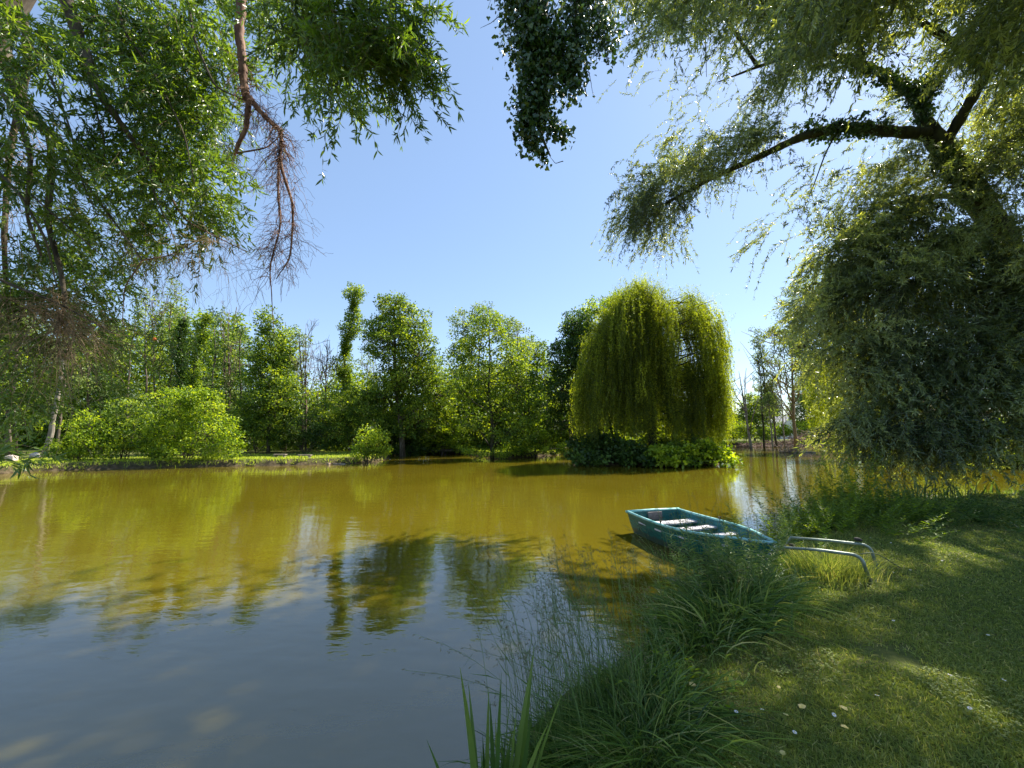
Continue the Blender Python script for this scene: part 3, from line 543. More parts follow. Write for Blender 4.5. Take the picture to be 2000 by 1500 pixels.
BL = [  # px, py, Y, half w, half h, depth radius, sprays
 (1300, 20, 14, 90, 70, 1.5, 170), (1260, 130, 14, 60, 60, 1.2, 100), (1350, 140, 14, 70, 70, 1.5, 150), (1440, 60, 14, 80, 80, 1.5, 260), (1540, 40, 13.6, 80, 70, 1.5, 300),
 (1420, 210, 13.5, 50, 55, 1.0, 80), (1330, 235, 13.2, 50, 50, 1., 80), (1500, 170, 13.5, 60, 45, 1., 90), (1570, 150, 13.4, 50, 40, 1., 60), (1390, 300, 12.2, 70, 38, .8, 130), (1300, 360, 12, 70, 42, .8, 170), (1250, 400, 12, 42, 44, .7, 90),
 (1300, 430, 12, 40, 24, .7, 50), (1480, 290, 12, 60, 32, .8, 110), (1540, 330, 12, 40, 30, .8, 30), (1560, 240, 12.5, 70, 26, .8, 80), (1660, 215, 12.5, 70, 34, 1, 80), (1560, 430, 12, 50, 46, .8, 120), (1500, 460, 12, 40, 34, .7, 70), (1610, 400, 12.5, 40, 60, 1., 70),
 (1660, 320, 13, 60, 50, 1, 80), (1700, 40, 13, 80, 70, 1.5, 170), (1780, 120, 13, 60, 60, 1.5, 90), (1850, 40, 12, 90, 70, 1.5, 260), (1950, 80, 11, 80, 110, 1.5, 330), (1920, 230, 12, 70, 70, 1.5, 190), (1980, 330, 12, 50, 90, 1.2, 190), (1740, 330, 13.5, 60, 50, 1, 90),
 (1660, 480, 13, 70, 60, 1.2, 190), (1760, 430, 13, 80, 60, 1.2, 220), (1850, 430, 12.5, 60, 60, 1.2, 130), (1650, 600, 12.5, 60, 70, 1.2, 260), (1740, 560, 12, 80, 70, 1.3, 330), (1850, 560, 12, 80, 70, 1.3, 330), (1950, 560, 11.5, 70, 80, 1.3, 330),
 (1690, 700, 12, 60, 70, 1.2, 280), (1790, 690, 11.6, 70, 70, 1.2, 330), (1890, 690, 11.4, 70, 70, 1.2, 330), (1980, 700, 11, 50, 90, 1.2, 280), (1720, 800, 11.8, 50, 60, 1., 200), (1800, 800, 11.5, 60, 56, 1., 240), (1900, 800, 11.2, 70, 60, 1.1, 260), (1980, 800, 10.8, 50, 56, 1., 160),
 (1420, 150, 13.9, 60, 50, .8, 160), (1350, 180, 13.8, 50, 40, .8, 110), (1650, 530, 12.6, 60, 50, .8, 160), (1700, 450, 13, 60, 60, 1, 150), (1800, 360, 13.6, 60, 60, 1, 150), (1640, 360, 13, 70, 60, 1, 140), (1880, 480, 12, 60, 60, .8, 120), (1780, 200, 13.8, 50, 50, 1, 60), (1900, 120, 12.4, 70, 70, 1, 160), (1680, 170, 14, 60, 40, 1, 60), (1590, 350, 12.4, 50, 50, .8, 110),
 (1930, 470, 11.6, 60, 50, .6, 130), (2000, 520, 11.2, 60, 60, .6, 150), (1990, 640, 11, 60, 60, .6, 160), (1880, 330, 11.6, 40, 40, .4, 50), (2000, 420, 11.4, 40, 60, .6, 90),
 (1680, 830, 12, 30, 26, .8, 70), (1750, 838, 11.6, 44, 20, .8, 80), (1860, 845, 11.4, 56, 16, .8, 50), (1950, 850, 11, 50, 16, .8, 50)]
for px, py, Y, w, h, dr, n in BL:
    k = Y/FPX; low = px > 1600 and py > 380; lf = 1.3 if low else 1.; n = n*(.60 if low else 1)
    sprays(C, G, at(px, py, Y)-base, np.array([w*k, dr, h*k])*.95, int(n*(1.7 if px > 1600 else 1.75)), .85*(1.15 if low else 1), 34, .125*lf, .026*lf, bias=((-.5, -.2, -.35) if low else (-.6, 0, -.3)), droop=.55, spread=.26, org=base, tone0=rng.normal(.5, .1), grp=11)
EXTRA = [(6, 10.5, 15.5, 2.6, 1.3), (9.5, 12.5, 18, 3, 1.5), (7, 13.8, 19, 2.4, .9), (4, 13, 19.2, 2.4, .9), (12, 11, 16.5, 3, 1.5), (8.5, 8.0, 12.5, 2.6, 1.2), (12, 8, 13, 3, 1.6), (13, 5.5, 10, 2.6, 1.6), (10.5, 5, 9.5, 1.8, 1.1), (6, 6.4, 12, 2.0, 1.0), (15, 9, 15, 3, 1.5), (16.5, 12, 19, 3, 1.5), (19, 9, 9, 3, 1.6), (17, 6, 8, 3, 1.6), (20, 13, 14, 3.5, 1.6)]
for x, y, z, r_, h in EXTRA:
    c = np.array([x, y, z])-base; hs = [at(1700, -60, 11.4)-base, at(1590, -60, 13.5)-base, at(1340, -80, 14)-base, at(1680, -80, 13)-base, at(1100, -500, 10)-base, at(2060, 220, 11)-base]; hs.sort(key=lambda q: np.linalg.norm(q-c)); T.tubes(wander(hs[0], c, 8, .12), np.linspace(.07, .02, 8), 6)
    sprays(C, G, c, np.array([r_, r_, h]), int((112 if x < 8 else 165)*r_*r_*.33*1.5), 1.0, 30, .19, .042, bias=(-.2, 0, -.3), org=base)
T.build('trunk', M['mossy_bark'], root); G.build('twigs', M['bark'], root); C.build('crown', M['grey_willow'], root, smooth=False)
# ivy growing on the trunk and boughs: small bright tufts seen from below
b = MB()
for pts, n in (((1800, 230, 12.9, 1790, 170, 12.9), 60), ((1812, 200, 13, 1828, 130, 13), 60), ((1900, 380, 12.7, 1840, 300, 12.7), 140), ((1650, 118, 13.4, 1780, 180, 13), 90), ((1560, 255, 12, 1740, 250, 12.5), 110)):
    a, c_ = at(*pts[:3])-base, at(*pts[3:])-base; q = a+(c_-a)*rng.uniform(0, 1, (n, 1))+rng.normal(0, .13, (n, 3)); clumps(b, q, 14, .12, .10, .09, 'ivy', .2)
b.build('ivy', M['ivy'], root, smooth=False)

# willow on the left whose boughs hang into the picture
base = np.array([-7.5, 4.0, .5])
root = empty('willow_tree', base, 'nearby willow hanging its long leaves and tangled twigs down the left side', 'tree'); T, C, G, Rr_ = MB(), MB(), MB(), MB()
T.tubes(spline([[0, 0, -.3], [.3, 0, 2.5], [.8, .2, 5], [1.8, .2, 7.5], [3, .3, 9.5]], 30), np.linspace(.4, .22, 30), 10)
LL = [([(-300, -300, 4.2), (-60, -20, 4.4), (0, 80, 4.5), (30, 180, 4.5), (62, 232, 4.5), (98, 262, 4.5)], .10, .05), ([(98, 262, 4.5), (102, 340, 4.5), (92, 430, 4.5), (118, 520, 4.5), (130, 590, 4.5), (108, 650, 4.5)], .036, .016),
      ([(98, 262, 4.5), (180, 375, 4.4), (278, 508, 4.3)], .018, .008), ([(100, -120, 4.0), (128, 0, 4.0), (165, 100, 4.0), (200, 195, 4.0), (245, 255, 4.1), (300, 330, 4.3)], .075, .015), ([(20, -120, 5), (60, 120, 5), (20, 300, 5.2), (10, 480, 5.2), (20, 640, 5.4)], .05, .02),
      ([(160, -80, 4.8), (205, 100, 4.8), (260, 200, 4.8), (300, 300, 5)], .015, .006), ([(300, -60, 4), (520, -10, 3.8), (680, 30, 3.7), (800, 10, 3.7)], .02, .007), ([(-100, 500, 4.4), (30, 560, 4.4), (110, 590, 4.4), (220, 650, 4.4)], .02, .006)]
LL += [([(-60, 120, 4.1), (20, 200, 4.1), (60, 300, 4.1), (50, 420, 4.2), (80, 500, 4.3)], .035, .012), ([(165, 100, 4.0), (180, 190, 4.0), (205, 280, 4.0), (200, 350, 4.1)], .012, .004), ([(40, 80, 4), (100, 150, 4), (140, 260, 4), (150, 330, 4.1), (190, 420, 4.1)], .014, .004), ([(245, 255, 4.1), (290, 300, 4.1), (300, 380, 4.1), (330, 440, 4.1), (350, 500, 4.1)], .013, .003),
       ([(60, 380, 4.2), (130, 440, 4.2), (200, 500, 4.2), (240, 520, 4.2)], .010, .003), ([(-40, 300, 4), (40, 380, 4), (90, 470, 4), (110, 560, 4.1)], .02, .006), ([(360, -40, 4.1), (380, 80, 4.1), (420, 170, 4.1), (486, 200, 4.2)], .016, .006), ([(220, -60, 4), (240, 60, 4), (300, 140, 4.1), (360, 260, 4.1), (380, 360, 4.2)], .016, .005), ([(600, -60, 3.7), (640, 40, 3.7), (650, 140, 3.6), (640, 250, 3.6)], .008, .002)]
for pts, a, c_ in LL: limb(T, pts, a, c_, base, .05, 8)
RL = [([(470, -120, 4.2), (472, 0, 4.2), (466, 60, 4.2), (478, 120, 4.2), (486, 190, 4.2)], .055, .04), ([(486, 190, 4.2), (515, 225, 4.2), (552, 258, 4.2), (545, 310, 4.2), (575, 400, 4.2), (568, 500, 4.2), (540, 540, 4.2)], .034, .004),
      ([(486, 190, 4.2), (482, 250, 4.2), (456, 300, 4.2)], .034, .018), ([(545, 310, 4.2), (542, 380, 4.2), (548, 440, 4.2), (525, 520, 4.2), (530, 585, 4.2), (535, 660, 4.2)], .014, .002), ([(456, 300, 4.2), (520, 290, 4.3), (552, 262, 4.3)], .01, .005),
      ([(300, 330, 4.6), (360, 430, 4.5), (420, 462, 4.4), (482, 492, 4.3)], .012, .005), ([(278, 508, 4.3), (330, 500, 4.3), (400, 460, 4.3)], .008, .004), ([(278, 508, 4.3), (243, 560, 4.3), (240, 640, 4.3)], .008, .003)]
for pts, a, c_ in RL: limb(Rr_, pts, a, c_, base, .12, 6)
def twiglets(mb, path, n, L_, down, r=.0022, sub=3):
    """bare curling twigs leaving a path"""
    P = np.array([at(*q)-base for q in path]); Q = spline(P, 60); A = Q[rng.integers(0, 60, n)]
    d = norm(rng.normal(size=(n, 3))+np.array(down)); ln = L_*rng.uniform(.3, 1.2, (n, 1))
    t = np.linspace(0, 1, 8)[None, :, None]; PP = A[:, None]+d[:, None]*ln[:, None]*t+np.array([0, 0, -.35])*ln[:, None]*t**2; PP[:, 1:] += np.cumsum(rng.normal(0, .03, PP[:, 1:].shape), 1)*ln[:, None]
    mb.tubes(PP, np.linspace(1, .35, 8)[None]*r, 3)
    for s_ in range(sub):
        j = rng.integers(2, 7, n); A2 = PP[np.arange(n), j]; d2 = norm(d+rng.normal(size=(n, 3))*.9); PP2 = A2[:, None]+d2[:, None]*ln[:, None]*.4*t+np.array([0, 0, -.2])*ln[:, None]*t**2
        PP2[:, 1:] += np.cumsum(rng.normal(0, .02, PP2[:, 1:].shape), 1)*ln[:, None]; mb.tubes(PP2, r*.5, 3)
twiglets(Rr_, [(478, 120, 4.2), (486, 190, 4.2), (552, 258, 4.2), (545, 310, 4.2)], 190, .30, (0, 0, -.6), .004)
twiglets(Rr_, [(545, 280, 4.2), (548, 440, 4.2), (525, 540, 4.2)], 130, .34, (-.5, 0, -.8), .003)
twiglets(Rr_, [(575, 330, 4.2), (575, 440, 4.2), (560, 520, 4.2)], 70, .32, (0, 0, -.8), .003)
twiglets(Rr_, [(486, 190, 4.2), (470, 270, 4.2), (456, 300, 4.2)], 40, .3, (.4, 0, -.4))
twiglets(G, [(278, 508, 4.3), (340, 500, 4.3), (400, 470, 4.3), (470, 480, 4.3)], 110, .5, (-.1, 0, -.5))
twiglets(G, [(98, 262, 4.5), (180, 375, 4.4), (278, 508, 4.3)], 60, .45, (0, 0, -.5))
twiglets(G, [(100, 560, 4.4), (120, 620, 4.4), (110, 660, 4.4)], 110, .9, (.5, 0, -.5), .003)
twiglets(G, [(-40, 560, 4.3), (60, 600, 4.4), (160, 640, 4.4)], 60, .8, (.6, 0, -.4), .003)
twiglets(G, [(60, 230, 4.5), (20, 400, 5), (20, 600, 5.4)], 90, .9, (.3, 0, -.6), .004)
BL = [(40, 60, 3.4, 70, 80, .5, 60), (60, 180, 3.6, 90, 70, .5, 60), (20, 320, 3.6, 50, 90, .5, 50), (110, 90, 4.4, 60, 70, .6, 40), (210, 60, 4.6, 60, 60, .7, 60), (300, 50, 4.6, 70, 60, .7, 130), (260, 150, 4.6, 50, 70, .7, 80), (330, 160, 4.5, 70, 70, .7, 170), (400, 90, 4.4, 60, 70, .7, 150),
      (380, 230, 4.5, 55, 65, .6, 130), (310, 270, 4.6, 60, 60, .7, 120), (360, 340, 4.5, 60, 50, .6, 110), (270, 370, 4.7, 60, 50, .7, 80), (390, 400, 4.5, 40, 45, .5, 55), (430, 20, 5.2, 60, 40, .4, 60), (200, 290, 4.8, 60, 60, .7, 50), (160, 400, 5, 70, 60, .8, 80), (230, 460, 5, 60, 45, .8, 60),
      (120, 500, 5.2, 70, 60, .8, 90), (60, 430, 5, 60, 60, .8, 80), (320, 450, 4.8, 50, 30, .5, 35), (180, 560, 5.2, 60, 40, .7, 40), (90, 600, 5.4, 80, 60, .8, 90), (180, 660, 5.4, 70, 40, .8, 50), (40, 700, 5, 60, 60, .7, 75), (110, 760, 5.2, 60, 40, .7, 30), (30, 800, 4.6, 50, 40, .5, 40), (-20, 560, 4.8, 60, 100, .7, 80), (300, 640, 5.2, 60, 25, .5, 16),
      (530, 20, 5.2, 60, 36, .4, 80), (600, 30, 3.9, 60, 45, .5, 130), (575, 75, 4.2, 40, 26, .3, 40), (680, 40, 3.8, 60, 50, .5, 140), (750, 40, 3.7, 50, 50, .5, 110), (650, 110, 3.7, 40, 45, .4, 60), (720, 110, 3.7, 40, 40, .4, 60), (780, 100, 3.7, 40, 40, .4, 55), (650, 170, 3.6, 26, 34, .25, 22), (800, 150, 3.7, 40, 26, .3, 24), (820, 20, 3.7, 30, 30, .4, 26), (640, 205, 3.6, 14, 20, .15, 5), (-10, 900, 3.2, 14, 24, .15, 6)]
for px, py, Y, w, h, dr, n in BL:
    k = Y/FPX; sprays(C, G, at(px, py, Y)-base, np.array([w*k, dr, h*k])*.95, int(n*1.35), .36, 19, .090, .018, bias=(.25, 0, -.45), droop=.4, tpl='willow', tw=.0018, spread=.26, grp=6)
T.build('trunk', M['bark'], root); G.build('twigs', M['tan_twig'], root); Rr_.build('dead_branch', M['red_twig'], root); C.build('crown', M['near_willow'], root, smooth=False)
# fishing float caught in the twigs
p_ = at(302, 662, 4.3); e = empty('fishing_float', p_, 'small round orange float caught in the hanging willow twigs', 'float'); b = MB()
th = np.linspace(0, math.pi, 9); prof = np.stack([np.sin(th)*.016, np.cos(th)*.016], 1)
P = np.stack([0*th, 0*th, prof[:, 1]], 1); b.tubes(P, np.maximum(prof[:, 0], .0004), 12)
b.build('ball', texmat('orange paint', [(.75, .16, .03), (.85, .22, .04)], 5, .4, bump=.05), e); b = MB(); b.tubes([[0, 0, .015], [0, 0, .03]], .002, 6); b.tubes([[0, 0, .03], [.01, 0, .25]], .0006, 4); b.build('stem', M['bark'], e)

# ivy-clad tree behind the viewer: one bough hangs into the top of the picture
base = np.array([4.5, -3.5, .5]); root = empty('ivy_clad_tree', base, 'ivy-covered bough hanging straight down from the top middle', 'tree'); T, C, I_ = MB(), MB(), MB()
T.tubes(spline([[0, 0, -.3], [-.4, .5, 4], [-1.2, 2, 8], [-2.5, 5, 10.5]], 30), np.linspace(.45, .2, 30), 10)
T.tubes(spline([[-2.5, 5, 10.5], [-3.2, 6.5, 10.8], [-3.9, 7.9, 10.0], at(1090, -120, 5)-base, at(1060, 0, 5)-base, at(1050, 130, 5)-base, at(1050, 250, 5)-base, at(1075, 305, 5)-base], 40), np.linspace(.16, .008, 40), 8)
def ivycol(pts, w, n, up=1):
    P = spline([at(*q)-base for q in pts], 50); q = P[rng.integers(0, 50, n)]+rng.normal(size=(n, 3))*w; s_ = .064*rng.uniform(.6, 1.3, n)
    D = rng.normal(size=(n, 3))*.6+np.array([0, -.3, -1.]); I_.leaves(q, D, s_, s_*.95, np.clip(np.repeat(rng.normal(.45, .22, n//6+1), 6)[:n]+rng.normal(0, .15, n), 0, 1), 'ivy')
    T.tubes(arcs(P[rng.integers(0, 49, n//14)], q[:n//14], 4, .1), .0025, 3)
ivycol([(1010, -60, 5), (1030, 40, 5), (1050, 120, 5)], .17, 3450); ivycol([(1050, 60, 5), (1055, 130, 5), (1045, 200, 5)], .13, 2250); ivycol([(1035, 190, 5), (1030, 240, 5), (1045, 285, 5)], .09, 930)
ivycol([(1130, -60, 5), (1125, 40, 5), (1120, 120, 5), (1110, 180, 5)], .11, 1650); ivycol([(1060, 200, 5), (1075, 250, 5), (1110, 265, 5)], .07, 315); ivycol([(1050, 290, 5), (1065, 315, 5)], .04, 75)
ivycol([(1150, -20, 5.2), (1165, 60, 5.2), (1190, 90, 5.2)], .12, 750); ivycol([(1000, -150, 5), (1100, -130, 5)], .25, 2250); ivycol([(1090, 60, 5), (1100, 150, 5)], .1, 450)
for pts in ([(975, 32, 5), (960, 45, 5), (938, 56, 5)], [(1060, 20, 4.9), (1040, 70, 4.9), (1020, 100, 4.9), (1004, 112, 4.9)], [(1100, 315, 5), (1085, 320, 5), (1070, 300, 5)], [(1150, 140, 5), (1158, 190, 5)]): limb(T, pts, .006, .002, base, .3, 5)
for x, y, z, r_ in ((2.5, -1, 11, 2.4), (5, 1.5, 12, 2.4), (8.5, 2, 11.5, 2.2), (1.0, 2, 12, 1.8)):
    c = np.array([x, y, z])-base; T.tubes(wander(np.array([-1.2, 2, 8.]), c, 7, .15), np.linspace(.12, .03, 7), 6); pp = lobe_points(c, np.array([r_, r_, 1.2]), int(70*r_), .2); clumps(C, pp[lit_gap(pp+base)], 22, .3, .18, .11)
T.build('trunk', M['mossy_bark'], root); I_.build('ivy', M['ivy'], root, smooth=False); C.build('crown', M['broad'], root, smooth=False)
# ------------------------------------------------------------------ the boat
SC, BC = gnd(1296, 1066)[:2], gnd(1480, 1138)[:2]
sw = np.array([(at(1229, 996, 9.2)+at(1326, 992, 9.3))/2])[0]; st_ = np.array([sw[0], sw[1]]); bw = at(1506, 1056, 6.35)[:2]
ax = bw-st_; LEN = float(np.linalg.norm(ax)); yaw = math.atan2(ax[1], ax[0])
boat = empty('rowing_boat', (st_[0], st_[1], 0), 'weathered teal flat-bottomed rowing boat moored bow-first at the bank', 'boat')
boat.rotation_euler = (0, 0, yaw)
def paint(name, cols, wear, sc=7, stain=False):
    m, nt, p, out = newmat(name); tc = nt.nodes.new('ShaderNodeTexCoord')
    def nz(s_, d, st=(1, 1, 1)):
        mp = nt.nodes.new('ShaderNodeMapping'); mp.inputs['Scale'].default_value = st; nt.links.new(tc.outputs['Object'], mp.inputs[0])
        n = nt.nodes.new('ShaderNodeTexNoise'); n.inputs['Scale'].default_value = s_; n.inputs['Detail'].default_value = d; nt.links.new(mp.outputs[0], n.inputs[0]); return n.outputs[0]
    a = ramp(nt, nz(sc, 8, (1, 1, 3)), cols, [.32, .5, .68]); w = ramp(nt, nz(22, 8), [(0, 0, 0), (1, 1, 1)], [.60, .68])
    x = nt.nodes.new('ShaderNodeMix'); x.data_type = 'RGBA'; nt.links.new(w, x.inputs[0]); nt.links.new(a, x.inputs[6]); x.inputs[7].default_value = (*wear, 1)
    nt.links.new(x.outputs[2], p.inputs['Base Color']); p.inputs['Roughness'].default_value = .5; p.inputs['Specular IOR Level'].default_value = .4
    if stain:                                       # dirty scum band above the waterline
        sp = nt.nodes.new('ShaderNodeSeparateXYZ'); nt.links.new(tc.outputs['Object'], sp.inputs[0]); ad = nt.nodes.new('ShaderNodeMath'); ad.operation = 'MULTIPLY_ADD'; nt.links.new(nz(9, 6, (1, 1, .2)), ad.inputs[0]); ad.inputs[1].default_value = -.22; nt.links.new(sp.outputs[2], ad.inputs[2])
        f_ = ramp(nt, ad.outputs[0], [(1, 1, 1), (0, 0, 0)], [0.0, .035]); x2 = nt.nodes.new('ShaderNodeMix'); x2.data_type = 'RGBA'; sc_ = nt.nodes.new('ShaderNodeMath'); sc_.operation = 'MULTIPLY'; sc_.inputs[1].default_value = .75
        nt.links.new(f_, sc_.inputs[0]); nt.links.new(sc_.outputs[0], x2.inputs[0]); nt.links.new(x.outputs[2], x2.inputs[6]); x2.inputs[7].default_value = (.055, .06, .028, 1); nt.links.new(x2.outputs[2], p.inputs['Base Color'])
    b_ = nt.nodes.new('ShaderNodeBump'); b_.inputs['Strength'].default_value = .3; b_.inputs['Distance'].default_value = .01; nt.links.new(nz(14, 6), b_.inputs['Height']); nt.links.new(b_.outputs[0], p.inputs['Normal'])
    return m
teal = paint('worn teal paint', [(.006, .065, .055), (.010, .12, .095), (.02, .17, .135)], (.07, .11, .085), stain=True)
teal_in = paint('faded teal interior', [(.008, .075, .075), (.016, .13, .125), (.04, .18, .17)], (.14, .16, .13))
rimc = paint('pale teal rim', [(.16, .42, .40), (.28, .56, .54), (.40, .64, .62)], (.10, .25, .23))
seatm = paint('grey-white plank', [(.38, .36, .38), (.55, .53, .56), (.66, .64, .66)], (.2, .17, .15), 5)
NS = 25
def bsec(u):      # half widths and heights at station u in 0..1
    g = .62*(1+.10*math.sin(u*2.4))*(1-max(0, (u-.38)/.62)**2.1)+.012; bt = .47*(1-max(0, (u-.3)/.70)**1.8)+.008
    zg = .40+.03*(1-u)**2+.13*u**2.2; zb = -.10+.30*max(0, (u-.55)/.45)**2
    return g, bt, zg, zb
def shell(off):
    V = []
    for i_ in range(NS):
        u = i_/(NS-1); g, bt, zg, zb = bsec(u); x = u*LEN*(1 if off == 0 else .965)+(.03 if off else 0)
        xs = [(-g, zg), (-(g*.6+bt*.4)-.012, zg*.6+zb*.4), (-bt, zb), (0, zb-.01), (bt, zb), ((g*.6+bt*.4)+.012, zg*.6+zb*.4), (g, zg)]
        for yy, zz in xs: V.append([x+(.10*u*(zz-zb)/(zg-zb) if u > .9 else 0)-(.05*(zz-zb)/(zg-zb) if i_ == 0 else 0), math.copysign(max(abs(yy)-off, 0), yy) if yy else 0, zz+(off if zz < zg-.1 else 0)])
    return np.array(V)
i_ = np.arange(NS-1)[:, None]*7+np.arange(6)[None]; F = np.stack([i_, i_+1, i_+8, i_+7], -1).reshape(-1, 4)
b = MB(); b.add(shell(0), F); b.f.append(np.array([[0, 1, 2, 3]])); b.f.append(np.array([[0, 3, 4, 6]])); b.f.append(np.array([[4, 5, 6, 6]])[:, :3]); b.build('hull', teal, boat, smooth=False)
b = MB(); b.add(shell(.028), F[:, ::-1]); b.f.append(np.array([[3, 2, 1, 0]])); b.f.append(np.array([[6, 4, 3, 0]])); b.f.append(np.array([[6, 5, 4]])); b.build('interior', teal_in, boat, smooth=False)
b = MB()
for sg in (-1, 1):
    P = np.array([[u*LEN*(.995)+(.10*u if u > .9 else 0)*.9, sg*(bsec(u)[0]-.012), bsec(u)[2]+.012] for u in np.linspace(0, 1, 30)]); P[0, 0] -= .05; b.tubes(P, .026, 6)
    P = np.array([[u*LEN, sg*(bsec(u)[0]-.05), bsec(u)[2]-.11] for u in np.linspace(.02, .86, 26)]); b.tubes(P, .011, 5)
b.tubes([[-.05, -bsec(0)[0]-.03, bsec(0)[2]+.012], [-.055, 0, bsec(0)[2]+.018], [-.05, bsec(0)[0]+.03, bsec(0)[2]+.012]], .03, 6)
b.build('gunwale', rimc, boat)
def thwart(u, d, drop=.10, sagw=.0):
    m_ = MB(); g = bsec(u)[0]-.03; z = bsec(u)[2]-drop; n_ = 13; ys = np.linspace(-g, g, n_); V = []
    for y in ys:
        zz = z-.02*(1-(y/g)**2)
        for xx, q in ((-d/2, 0), (d/2, 0), (d/2, -.03), (-d/2, -.03)): V.append([u*LEN+xx, y, zz+q])
    k_ = np.arange(n_-1)[:, None]*4; j_ = np.arange(4)[None]; j2 = (j_+1) % 4
    m_.add(np.array(V), np.stack([k_+j_, k_+4+j_, k_+4+j2, k_+j2], -1).reshape(-1, 4)); m_.f.append(np.array([[0, 1, 2, 3]])); m_.f.append(np.array([[(n_-1)*4+3, (n_-1)*4+2, (n_-1)*4+1, (n_-1)*4]])); return m_
for u, d in ((.17, .26), (.36, .2), (.57, .18), (.80, .16)): thwart(u, d).build('seat', seatm, boat, smooth=False)
b = MB(); b.box((.02, .0, .34), (.03, .34, .16)); b.build('motor_pad', texmat('faded mauve wood', [(.13, .11, .11), (.20, .17, .17), (.27, .24, .24)], 9), boat, smooth=False)
b = MB()
for u in (.12, .27, .46, .68):
    g, bt, zg, zb = bsec(u)
    for sg in (-1, 1): b.tubes([[u*LEN, sg*(g-.035), zg-.01], [u*LEN, sg*(bt-.02), zb+.05]], .014, 4)
    b.tubes([[u*LEN, -bt+.02, zb+.035], [u*LEN, bt-.02, zb+.035]], .014, 4)
b.build('rib', teal_in, boat)
b = MB(); b.tubes([[.45, -.66, .30], [.47, -.675, .24], [.5, -.67, .17]], .006, 5); b.tubes([[.45, -.66, .30], [.58, -.66, .30]], .008, 5); b.build('handle', M['bark'], boat)
for sg in (-1, 1): b = MB(); b.tubes([[.40*LEN, sg*.655, .40], [.40*LEN, sg*.66, .47], [.40*LEN-.03, sg*.66, .52]], .012, 6); b.tubes([[.40*LEN, sg*.66, .47], [.40*LEN+.03, sg*.66, .52]], .010, 6); b.build('rowlock', M['bark'], boat)

# ------------------------------------------------------------------ pipe rails and the rope
galv = texmat('dull green-grey galvanised pipe', [(.10, .14, .11), (.18, .23, .19), (.30, .34, .30)], 10, .45, bump=.1, spec=.6, metal=.25)
def rail(label, pts, foot, tailpt, r=.018):
    g = H(foot[0], foot[1])
    P = [np.array([tailpt[0], tailpt[1], tailpt[2]])]+[np.array(q) for q in pts]; a = P[-1]; dirx = norm(a-P[-2])
    for t in np.linspace(.15, 1, 7): an = t*math.pi/2; P.append(a+dirx*.10*math.sin(an)+np.array([0, 0, -1])*.10*(1-math.cos(an)))
    P.append(np.array([foot[0], foot[1], g-.08]))
    o = np.array([foot[0], foot[1], g]); e = empty('hand_rail', o, label, 'rail', 'pipe rails beside the boat'); m_ = MB()
    Q = [P[0]]; 
    for k_ in range(1, len(P)): Q.append(P[k_])
    m_.tubes(np.array(Q)-o, r, 12); m_.build('pipe', galv, e)
    m_ = MB(); m_.tubes([[0, 0, -.02], [0, 0, .03]], r*1.9, 12); m_.build('foot', M['bark'], e); return e
ff = gnd(1705, 1140, .5); fb = gnd(1718, 1118, .5)
rail('nearer bent pipe rail on the lawn beside the boat bow', [at(1515, 1068, 4.95), at(1600, 1074, 4.85), at(1664, 1083, 4.72)], ff, at(1483, 1112, 5.0))
rail('further bent pipe rail, behind its twin near the boat', [at(1545, 1050, 5.55), at(1620, 1056, 5.4), at(1682, 1063, 5.25)], fb, at(1530, 1075, 5.7))
b = MB(); a = at(1680, 1082, 4.75); P = np.array([a, at(1700, 1079, 4.8), at(1716, 1083, 4.95), at(1735, 1094, 4.9), gnd(1757, 1108, .53)]); b.tubes(spline(P, 20), .006, 6)
tag(b.build('rope', texmat('green rope', [(.05, .07, .04), (.12, .15, .08)], 40)), 'thin dark green rope running from the rails down to the lawn', 'rope')
b = MB(); P = spline(np.array([[st_[0], st_[1], 0]]*1+[list(at(1500, 1062, 6.3)), list(at(1512, 1080, 5.8)), list(at(1520, 1074, 5.2))])[1:], 14); b.tubes(P, .006, 5)
tag(b.build('mooring_rope', texmat('grey rope', [(.15, .14, .12), (.3, .28, .24)], 40)), 'short grey rope tying the boat bow to the rail', 'rope')
p_ = gnd(1549, 1112, .35); g = H(p_[0], p_[1]); b = MB(); b.tubes([[p_[0], p_[1], g-.2], [p_[0], p_[1], g+.2], [p_[0]+.005, p_[1], g+.36]], .03, 8)
tag(b.build('mooring_post', M['mossy_bark']), 'short dark wooden post standing under the left end of the rails', 'post')
b = MB(); c = at(1676, 1056, 5.27); th = np.linspace(.1, 3.04, 7); b.tubes(np.stack([c[0]-.05+.10*(1-np.cos(th))/2, 0*th+c[1], c[2]+.03-.03*th/3], 1), .004+.022*np.sin(th), 7)
tag(b.build('rag', texmat('dark rag', [(.02, .02, .02), (.05, .045, .04)], 30)), 'small dark rag knotted round the further rail', 'rag')

# ------------------------------------------------------------------ things on the far banks
def solid(name, label, cat, c, sz, rz, mat, group=None):
    b_ = MB(); b_.box((0, 0, 0), sz, rz); o = b_.build(name, mat, None, smooth=False); o.location = [float(x) for x in c]
    bv = o.modifiers.new('bevel', 'BEVEL'); bv.width = min(sz)*.18; bv.segments = 2; return tag(o, label, cat, group)
def bank(px, Y): x = (px-1000)*Y/FPX; return x, H(x, Y)
def plank(px, Y, w, label, rz=.03):
    x, z = bank(px, Y); e = empty('low_bench', (x, Y, z), label, 'bench', 'low plank seats on the left bank')
    b_ = MB(); b_.box((0, 0, .20), (w, .3, .06), rz); b_.build('seat', M['dead_wood'], e, smooth=False)
    for s_ in (-1, 1): b_ = MB(); b_.box((s_*w*.36, s_*w*.36*rz, .08), (.12, .24, .18), rz); b_.build('leg', M['dead_wood'], e, smooth=False)
